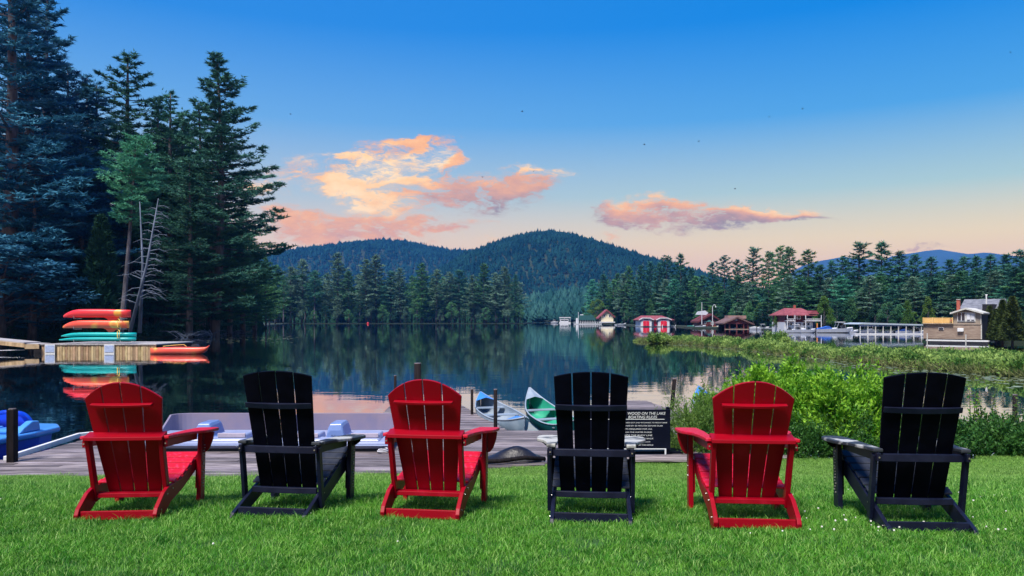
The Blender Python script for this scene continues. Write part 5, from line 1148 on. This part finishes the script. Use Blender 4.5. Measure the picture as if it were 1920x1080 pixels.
f.box('hull', M_BWH, 1049, 1070, 603.8, 606.4, 0, 3); f.box('cabin', M_BWH, 1051, 1066, 598.3, 603.7, .3, 2.7); f.box('roof', M_BWH, 1049, 1070, 594.6, 596.2, 0, 3); f.box('window_band', M_GLASS, 1052, 1065, 599.6, 601.6, .24, .295)
for q in (1050, 1058, 1069): f.box('post', M_BWH, q-.3, q+.3, 596.3, 603.7, .05, .2)
motorboat('white boat moored at the shore just left of the red double boathouse', 1166, 300, 3.6, rz=.2); motorboat('small pale boat beside the tip of the right shore, left of its neighbour', 1158, 305, 2.6, cabin=False)
motorboat('teal rowing boat resting by the dock of the maroon cottage', 1297, 232, 3.0, hullm=mat('teal_paint', (.05, .42, .36), rough=.5), cabin=False)
# maroon gabled cottage
r = thing('cottage', 'maroon gabled cottage with a silver roof patch between two boathouses', 'house', (px2x(1325, 226), 226, WATER)); f = Frame(r, 1325, 226)
f.poly('wall', M_MAROON, [(1311, 613), (1342, 613), (1342, 595.5), (1333, 589.5), (1318, 596), (1311, 600)], 0, 8); f.gable('roof', M_MAROON, (1308, 602), (1333, 588), (1348, 598), -.7, 9, .5)
f.poly('roof_patch', M_SILV, [(1309, 590), (1329, 590.5), (1333, 586.5), (1327, 582), (1313, 584)], 3, 3.4); f.window(1320, 1324, 602, 607, 0); f.window(1333, 1338, 603, 609, 0); f.box('deck', M_UPW, 1303, 1346, 613, 614.6, -3.5, 0)
u = thing('parasol', 'dark green parasol open on the dock of the maroon cottage', 'parasol', (px2x(1330, 224.5), 224.5, WATER+.2)); b = MB(); b.tube([(0, 0, -.1), (0, 0, 2.1)], .05, 5); b.build('pole', M_STEEL, u)
b = MB(); n = 8; b.add([(1.05*math.cos(6.283*k/n), 1.05*math.sin(6.283*k/n), 1.55) for k in range(n)]+[(0, 0, 2.15), (0, 0, 1.7)], [(k, (k+1) % n, n) for k in range(n)]+[((k+1) % n, k, n+1) for k in range(n)]); b.build('canopy', M_GROOF, u)
q = thing('flagpole', 'white pole in front of the maroon gabled cottage', 'pole', (px2x(1316, 221), 221, WATER)); b = MB(); b.tube([(0, 0, -.3), (0, 0, 7.3)], [.12, .07], 6); b.build('shaft', M_BWH, q); b = MB(); b.ball((0, 0, 7.35), .13, 6); b.build('finial', M_BWH, q)
q = thing('arched_lamp', 'white hook shaped lamp post above the maroon gabled cottage', 'lamp post', (px2x(1336, 221.5), 221.5, WATER)); b = MB(); b.tube([(0, 0, 0), (0, 0, 6.2), (.25, 0, 6.7), (.7, 0, 6.8), (.95, 0, 6.3)], .10, 6); b.build('pole', M_BWH, q); b = MB(); b.ball((.95, 0, 6.15), .2, 6); b.build('lamp', M_BWH, q)
motorboat('yellow canoe drawn up beside the maroon cottage dock', 1342, 219, 2.2, hullm=M_YEL, cabin=False)
motorboat('white boat tied before the maroon cottage', 1313, 218, 3.2)
# open brown boathouse
r = thing('boathouse', 'open fronted brown boathouse with broad gable and dark boat bays', 'boathouse', (px2x(1382, 187), 187, WATER)); f = Frame(r, 1382, 187)
f.poly('gable_wall', M_MAROON, [(1360, 607.5), (1404, 607.5), (1404, 603.5), (1382, 595), (1360, 604)], 0, .3); f.gable('roof', mat('brown_roof', (.11, .06, .06), (.20, .12, .11), 1, rough=.85), (1355, 605.3), (1382, 593.4), (1413.5, 607.2), -.6, 8, .35)
f.box('cross_wing_roof', mat('rosy_roof', (.28, .16, .15), (.36, .22, .20), 1, rough=.85), 1376, 1411, 591.4, 597.5, 5, 8); f.box('inner_wall', M_DARK, 1361, 1403, 604, 618, 6.5, 6.8)
for q in (1359.6, 1368.2, 1381.6, 1394.5, 1402.6): f.box('post', M_MAROON, q-.9, q+.9, 607.6, 619, 0, .3)
f.box('sign_plate', M_BWH, 1377, 1382.2, 599, 601, -.06, -.005); f.box('side_wall', M_MAROON, 1403.2, 1404, 607.6, 618, .35, 7); f.box('walkway', M_BRWOOD, 1358, 1404.5, 616.6, 617.8, -.9, -.05)
motorboat('white boat parked in the left bay of the open brown boathouse', 1375, 188.5, 1.6); motorboat('yellow boat parked in the right bay of the open brown boathouse', 1388, 188.5, 1.3, hullm=M_YEL, cabin=False)
motorboat('white boat under cover just right of the open brown boathouse', 1415, 180, 2.6, cover=M_WHITE); motorboat('long white boat at the dock right of the covered one', 1431, 178, 3., tower=True); motorboat('pale blue white boat at the right end of the white dock', 1443, 176, 2.6)
q = thing('pier', 'low white dock reaching right from the open brown boathouse', 'pier', (px2x(1440, 182), 182, WATER)); f = Frame(q, 1440, 182); f.box('deck', M_BWH, 1408, 1474, 616.2, 617.4, 0, 1.5)
for k in (1420, 1440, 1460): f.box('pile', M_BWH, k-.4, k+.4, 613.5, 619, -.2, -.02)
# maroon roofed house with white porches
r = thing('house', 'two storey maroon house with hipped maroon roof and white porches', 'house', (px2x(1498, 146), 146, WATER)); f = Frame(r, 1498, 146)
f.box('lower_wall', M_BWH, 1471, 1524, 604, 623, 0, 7); f.box('upper_wall', M_MAROON, 1472, 1523, 589.5, 603.8, .1, 7); f.hip('roof', M_MROOF, 1468, 1528, 590.5, 1482, 1515, 577.3, -1.2, 8)
f.box('chimney', M_BRICK, 1500, 1503, 571.5, 579, 3, 3.6); f.poly('dormer', M_MROOF, [(1513, 589), (1531, 589), (1526, 582.5), (1518, 582.5)], -1.3, 1)
f.box('balcony_shade', M_DARK, 1473, 1485, 591.2, 598, -.02, .09); f.box('balcony_shade', M_DARK, 1506, 1522, 591.5, 598, -.02, .09); f.window(1488, 1501, 591.5, 598.5, .05, 2, 1.0)  # near-black panels on the wall paint the shade of the balcony recesses
for a, c in ((1471, 1486), (1505, 1535)):
    f.box('balcony_floor', M_BWH, a, c, 601, 602.2, -1.4, -.03); f.box('railing', M_BWH, a, c, 597.6, 598.3, -1.4, -1.3)
    for k in np.linspace(a+.3, c-.3, int((c-a)/2.2)): f.box('baluster', M_BWH, k-.25, k+.25, 598.4, 600.9, -1.38, -1.32)
    for k in (a+.5, c-.5): f.box('porch_post', M_BWH, k-.5, k+.5, 590.8, 597.5, -1.4, -1.3); f.box('lower_post', M_BWH, k-.5, k+.5, 602.3, 623, -1.4, -1.3)
for a in (1474, 1481, 1489, 1497, 1505, 1513): f.window(a, a+5, 604.8, 610.5, 0, 1, .8)
for a in (1476, 1490, 1506): f.window(a, a+6, 613, 619, 0, 1, .8)
f.box('side_bay', mat('navy_panel', (.02, .03, .12), rough=.6), 1525, 1530, 603, 622, .5, 5)
for (px, L, lab, kw) in [(1478, 3.0, 'white boat moored at the left end below the maroon roofed house', {}), (1494, 3.4, 'white boat with a pale canopy moored below the maroon roofed house', dict(tower=True)), (1513, 3.2, 'white boat moored at the right below the maroon roofed house', {}),
                         (1550, 4.0, 'white boat with a bright blue cover right of the maroon roofed house', dict(cover=M_BLUEC)), (1577, 4.4, 'white cabin boat with raised windshield between blue covered boat and slips', dict(tower=True)), (1598, 2.2, 'small white skiff right of the cabin boat', dict(cabin=False))]:
    motorboat(lab, px, 139.5, L, **kw)
q = thing('pier', 'long white dock below the maroon roofed house', 'pier', (px2x(1530, 142.5), 142.5, WATER)); f = Frame(q, 1530, 142.5); f.box('deck', M_BWH, 1468, 1612, 620.6, 622.0, -.3, 1.0)
for k in (1472, 1502, 1531, 1558, 1592): f.box('pile', M_BWH, k-.5, k+.5, 614.5, 624.5, -.6, -.32)
f.box('orange_buoy_post', mat('orange_post', (.7, .25, .05), rough=.6), 1529.5, 1531, 606, 614.4, -.55, -.35)
# covered slips
r = thing('boat_shelter', 'long flat roofed boat shelter on thin posts with boats beneath', 'boat shelter', (px2x(1670, 125), 125, WATER)); f = Frame(r, 1670, 125)
f.poly('roof', mat('pale_metal_roof', (.34, .42, .50), (.42, .50, .58), .5, rough=.5), [(1611, 608.2), (1731, 610.4), (1731, 608), (1625, 605), (1612, 606.6)], 0, 6); f.box('fascia', M_BLUEB, 1612, 1731, 610.5, 611.4, .1, .3)
f.box('deck', M_BWH, 1600, 1731, 625.2, 627, -.5, .5)
for k in np.linspace(1614, 1729, 9): f.box('post', M_TRIM, k-.35, k+.35, 611.5, 625.1, .1, .4)
motorboat('pontoon boat with grey canopy in the left slip of the boat shelter', 1630, 126.5, 3.2, cover=M_SILV, tower=True); motorboat('white boat in the second slip of the boat shelter', 1654, 126.5, 2.4)
motorboat('white boat in the middle slip of the boat shelter', 1673, 126.5, 2.2, cover=M_WHITE); motorboat('blue and white cruiser in the right half of the boat shelter', 1693, 126.2, 3.0, cover=M_BLUEC); motorboat('white boat in the last slip next to the tall brown boathouse', 1718, 126.2, 2.6, tower=True)
# tall brown boathouse, turned towards the lawn
D0 = 81.; r = thing('boathouse', 'tall brown two storey boathouse with a yellow balcony and brick chimney', 'boathouse', (px2x(1784.7, D0), D0, WATER), math.radians(-42)); f = Frame(r, 1784.7, D0, kx=17.28/19.7)
M_SIDE_SHADE = mat('shaded_dark_wall', (.012, .018, .035), (.02, .03, .05), 1, rough=.8)  # side and rear walls coloured near-black to paint the unlit side
f.box('lower_wall', M_BRWOOD, 1730, 1839.5, 607.6, 635.5, 0, 9); f.box('upper_wall', M_UPW, 1787, 1838.6, 585, 607.5, .02, 9)
f.poly('gable_wall', M_UPW, [(1787, 584.9), (1838.6, 584.9), (1811.7, 579)], .02, .3)
b = MB()
for k in range(12): z0 = f.z(635.5)+k*.142; b.box(f.x(1730.2), f.x(1839.3), -.018, -.002, z0+.008, z0+.134)
b.build('siding', M_BRWOOD, r)['kind'] = 'stuff'
f.box('corner_trim', M_TRIM, 1838.2, 1839.9, 607.6, 635.5, -.05, -.02); f.box('corner_trim', M_TRIM, 1837.4, 1839, 586, 607.4, -.05, .015); f.box('belt_trim', M_UPW, 1729.6, 1840, 607.0, 608.4, -.08, -.02)
f.gable('gable_roof', M_TRIM, (1782.6, 586.2), (1811.7, 577.2), (1844, 586.4), -.45, 6, .16)
f.box('window', M_TRIM, 1795, 1828.5, 585.2, 603.2, -.05, -.001)
for a in (1796, 1803, 1812.8, 1820.5):
    w_ = f.box('window_frame', M_BWH, a-.3, a+6.9, 586.2, 602.2, -.09, -.052); f.box('pane', M_GLASS, a+.5, a+6.1, 587, 601.3, -.105, -.092, parent=w_)
    if a > 1805: f.box('blind', M_BWH, a+.6, a+6., 587.2, 599.3, -.112, -.107, parent=w_)
f.box('side_wall', M_SIDE_SHADE, 1839.6, 1841, 586, 635.5, .1, 9)
ry0, ry1 = 3.5, 10.5
b = MB(); ym = (ry0+ry1)/2; xa, xb_ = f.x(1782), f.x(1862); ze, zr = f.z(584.5), f.z(565)+.35
b.add([(xa, ry0, ze), (xb_, ry0, ze), (xb_, ym, zr), (xa, ym, zr), (xa, ry1, ze), (xb_, ry1, ze)], [(0, 1, 2, 3), (3, 2, 5, 4), (0, 3, 4), (1, 5, 2), (0, 4, 5, 1)]); b.build('main_roof', M_GREYR, r)
f.box('rear_wall', M_SIDE_SHADE, 1784, 1856, 585.2, 635, 4.2, 9.8); b = MB(); b.box(f.x(1829), f.x(1850), 3.4, 5.5, f.z(583), f.z(570)); b.build('dormer', M_DARK, r)
b = MB(); b.tube([(f.x(1858), 3.0, f.z(585)), (f.x(1858)-.02, 2.85, f.z(585))], .3, 10); b.build('satellite_dish', M_WHITE, r); b = MB(); b.tube([(f.x(1832), 4.8, f.z(570)), (f.x(1832), 4.8, f.z(552))], .07, 6); b.tube([(f.x(1832)-.12, 4.8, f.z(552)), (f.x(1832)+.12, 4.8, f.z(552))], .05, 5); b.build('vent_pipe', M_WHITE, r)
ch = f.box('chimney', M_BRICK, 1786.5, 1792.5, 561.5, 585, 1.8, 2.2); f.box('chimney_cap', M_TRIM, 1786, 1793, 560.4, 561.4, 1.75, 2.25, parent=ch)
f.box('balcony_floor', M_UPW, 1729.8, 1788, 606.4, 607.4, -.3, -.09); bp = f.box('balcony', M_YEL, 1730, 1787.4, 595.7, 596.6, -.22, -.12); f.box('balcony_panel', M_YEL, 1730, 1787.4, 596.7, 606.3, .25, .30)
for k in np.linspace(1730.5, 1787, 26): f.box('baluster', M_YEL, k-.35, k+.35, 596.7, 606.3, -.20, -.14, parent=bp)
for k in (1730.6, 1749, 1768, 1786.8): f.box('balcony_post', M_YEL, k-.8, k+.8, 595.2, 606.3, -.24, -.10)
hp = f.box('hanging_pot', M_BRICK, 1783, 1786, 599, 602.5, -.34, -.25)
f.window(1760, 1769.5, 614, 618.8, -.02, 1, .5); f.box('wall_box', M_WHITE, 1796, 1807.5, 615, 621.6, -.3, -.02, bevel=.03); f.box('skirt', M_DARK, 1729.8, 1841, 635.6, 640, .05, 8.5)
q = thing('pier', 'white painted narrow dock along the foot of the tall brown boathouse', 'pier', (px2x(1795, 79.3), 79.3, WATER), math.radians(-42)); b = MB(); b.box(-2.9, 2.9, -.4, .4, .22, .36); b.build('deck', M_WHITE, q); b = MB(); b.box(-2.85, 2.85, -.35, .35, .02, .219); b.build('float', M_HULLDK, q)
for px, py, d, lab in ((1738.5, 625.6, 80.8, 'left of two pale mooring poles in front of the tall brown boathouse'), (1811, 628, 76.5, 'right of two pale mooring poles in front of the tall brown boathouse')):
    q = thing('mooring_pole', lab, 'pole', (px2x(px, d), d, WATER)); b = MB(); b.tube([(0, 0, -.8), (0, 0, py2z(py, d)-WATER)], .055, 8); b.build('shaft', M_TRIM, q); b = MB(); b.tube([(0, 0, py2z(py, d)-WATER+.003), (0, 0, py2z(py, d)-WATER+.04)], .06, 8); b.build('cap', M_WHITE, q)
# birds
M_BIRD = mat('bird_dark', (.01, .01, .015), rough=.8)
for i, (px, py, lab) in enumerate([(979, 209, 'dark bird in the sky high above the round hill'), (545, 214, 'dark bird right of the great layered pine'), (1000, 321, 'dark bird in front of the small right hand cloud tip'), (905, 332, 'small bird over the right end of the large cloud'),
                                   (1208, 271, 'small bird above the left end of the long right cloud'), (1310, 265, 'small bird high above the middle of the long right cloud'), (1378, 354, 'bird just above the long right cloud'), (1442, 219, 'upper right bird, left of its neighbour'),
                                   (1505, 204, 'highest bird of the upper right pair'), (1895, 98, 'bird near the top right corner')]):
    d = 62.; r = thing('bird', lab, 'bird', PP(px, py, d), random.uniform(0, 3), 'birds flying over the lake')
    b = MB(); b.loft([[(x, k*math.cos(a), k*math.sin(a)) for a in np.linspace(0, 5.03, 5)] for x, k in ((-.10, .006), (-.04, .025), (.04, .03), (.10, .008))]); b.build('body', M_BIRD, r)
    for s in (-1, 1): b = MB(); b.add([(-.03, 0, .01), (.05, 0, .01), (.02, s*.10, .06), (-.05, s*.19, .03), (-.03, s*.08, .045)], [(0, 1, 2, 4), (4, 2, 3)]); b.build('wing', M_BIRD, r)
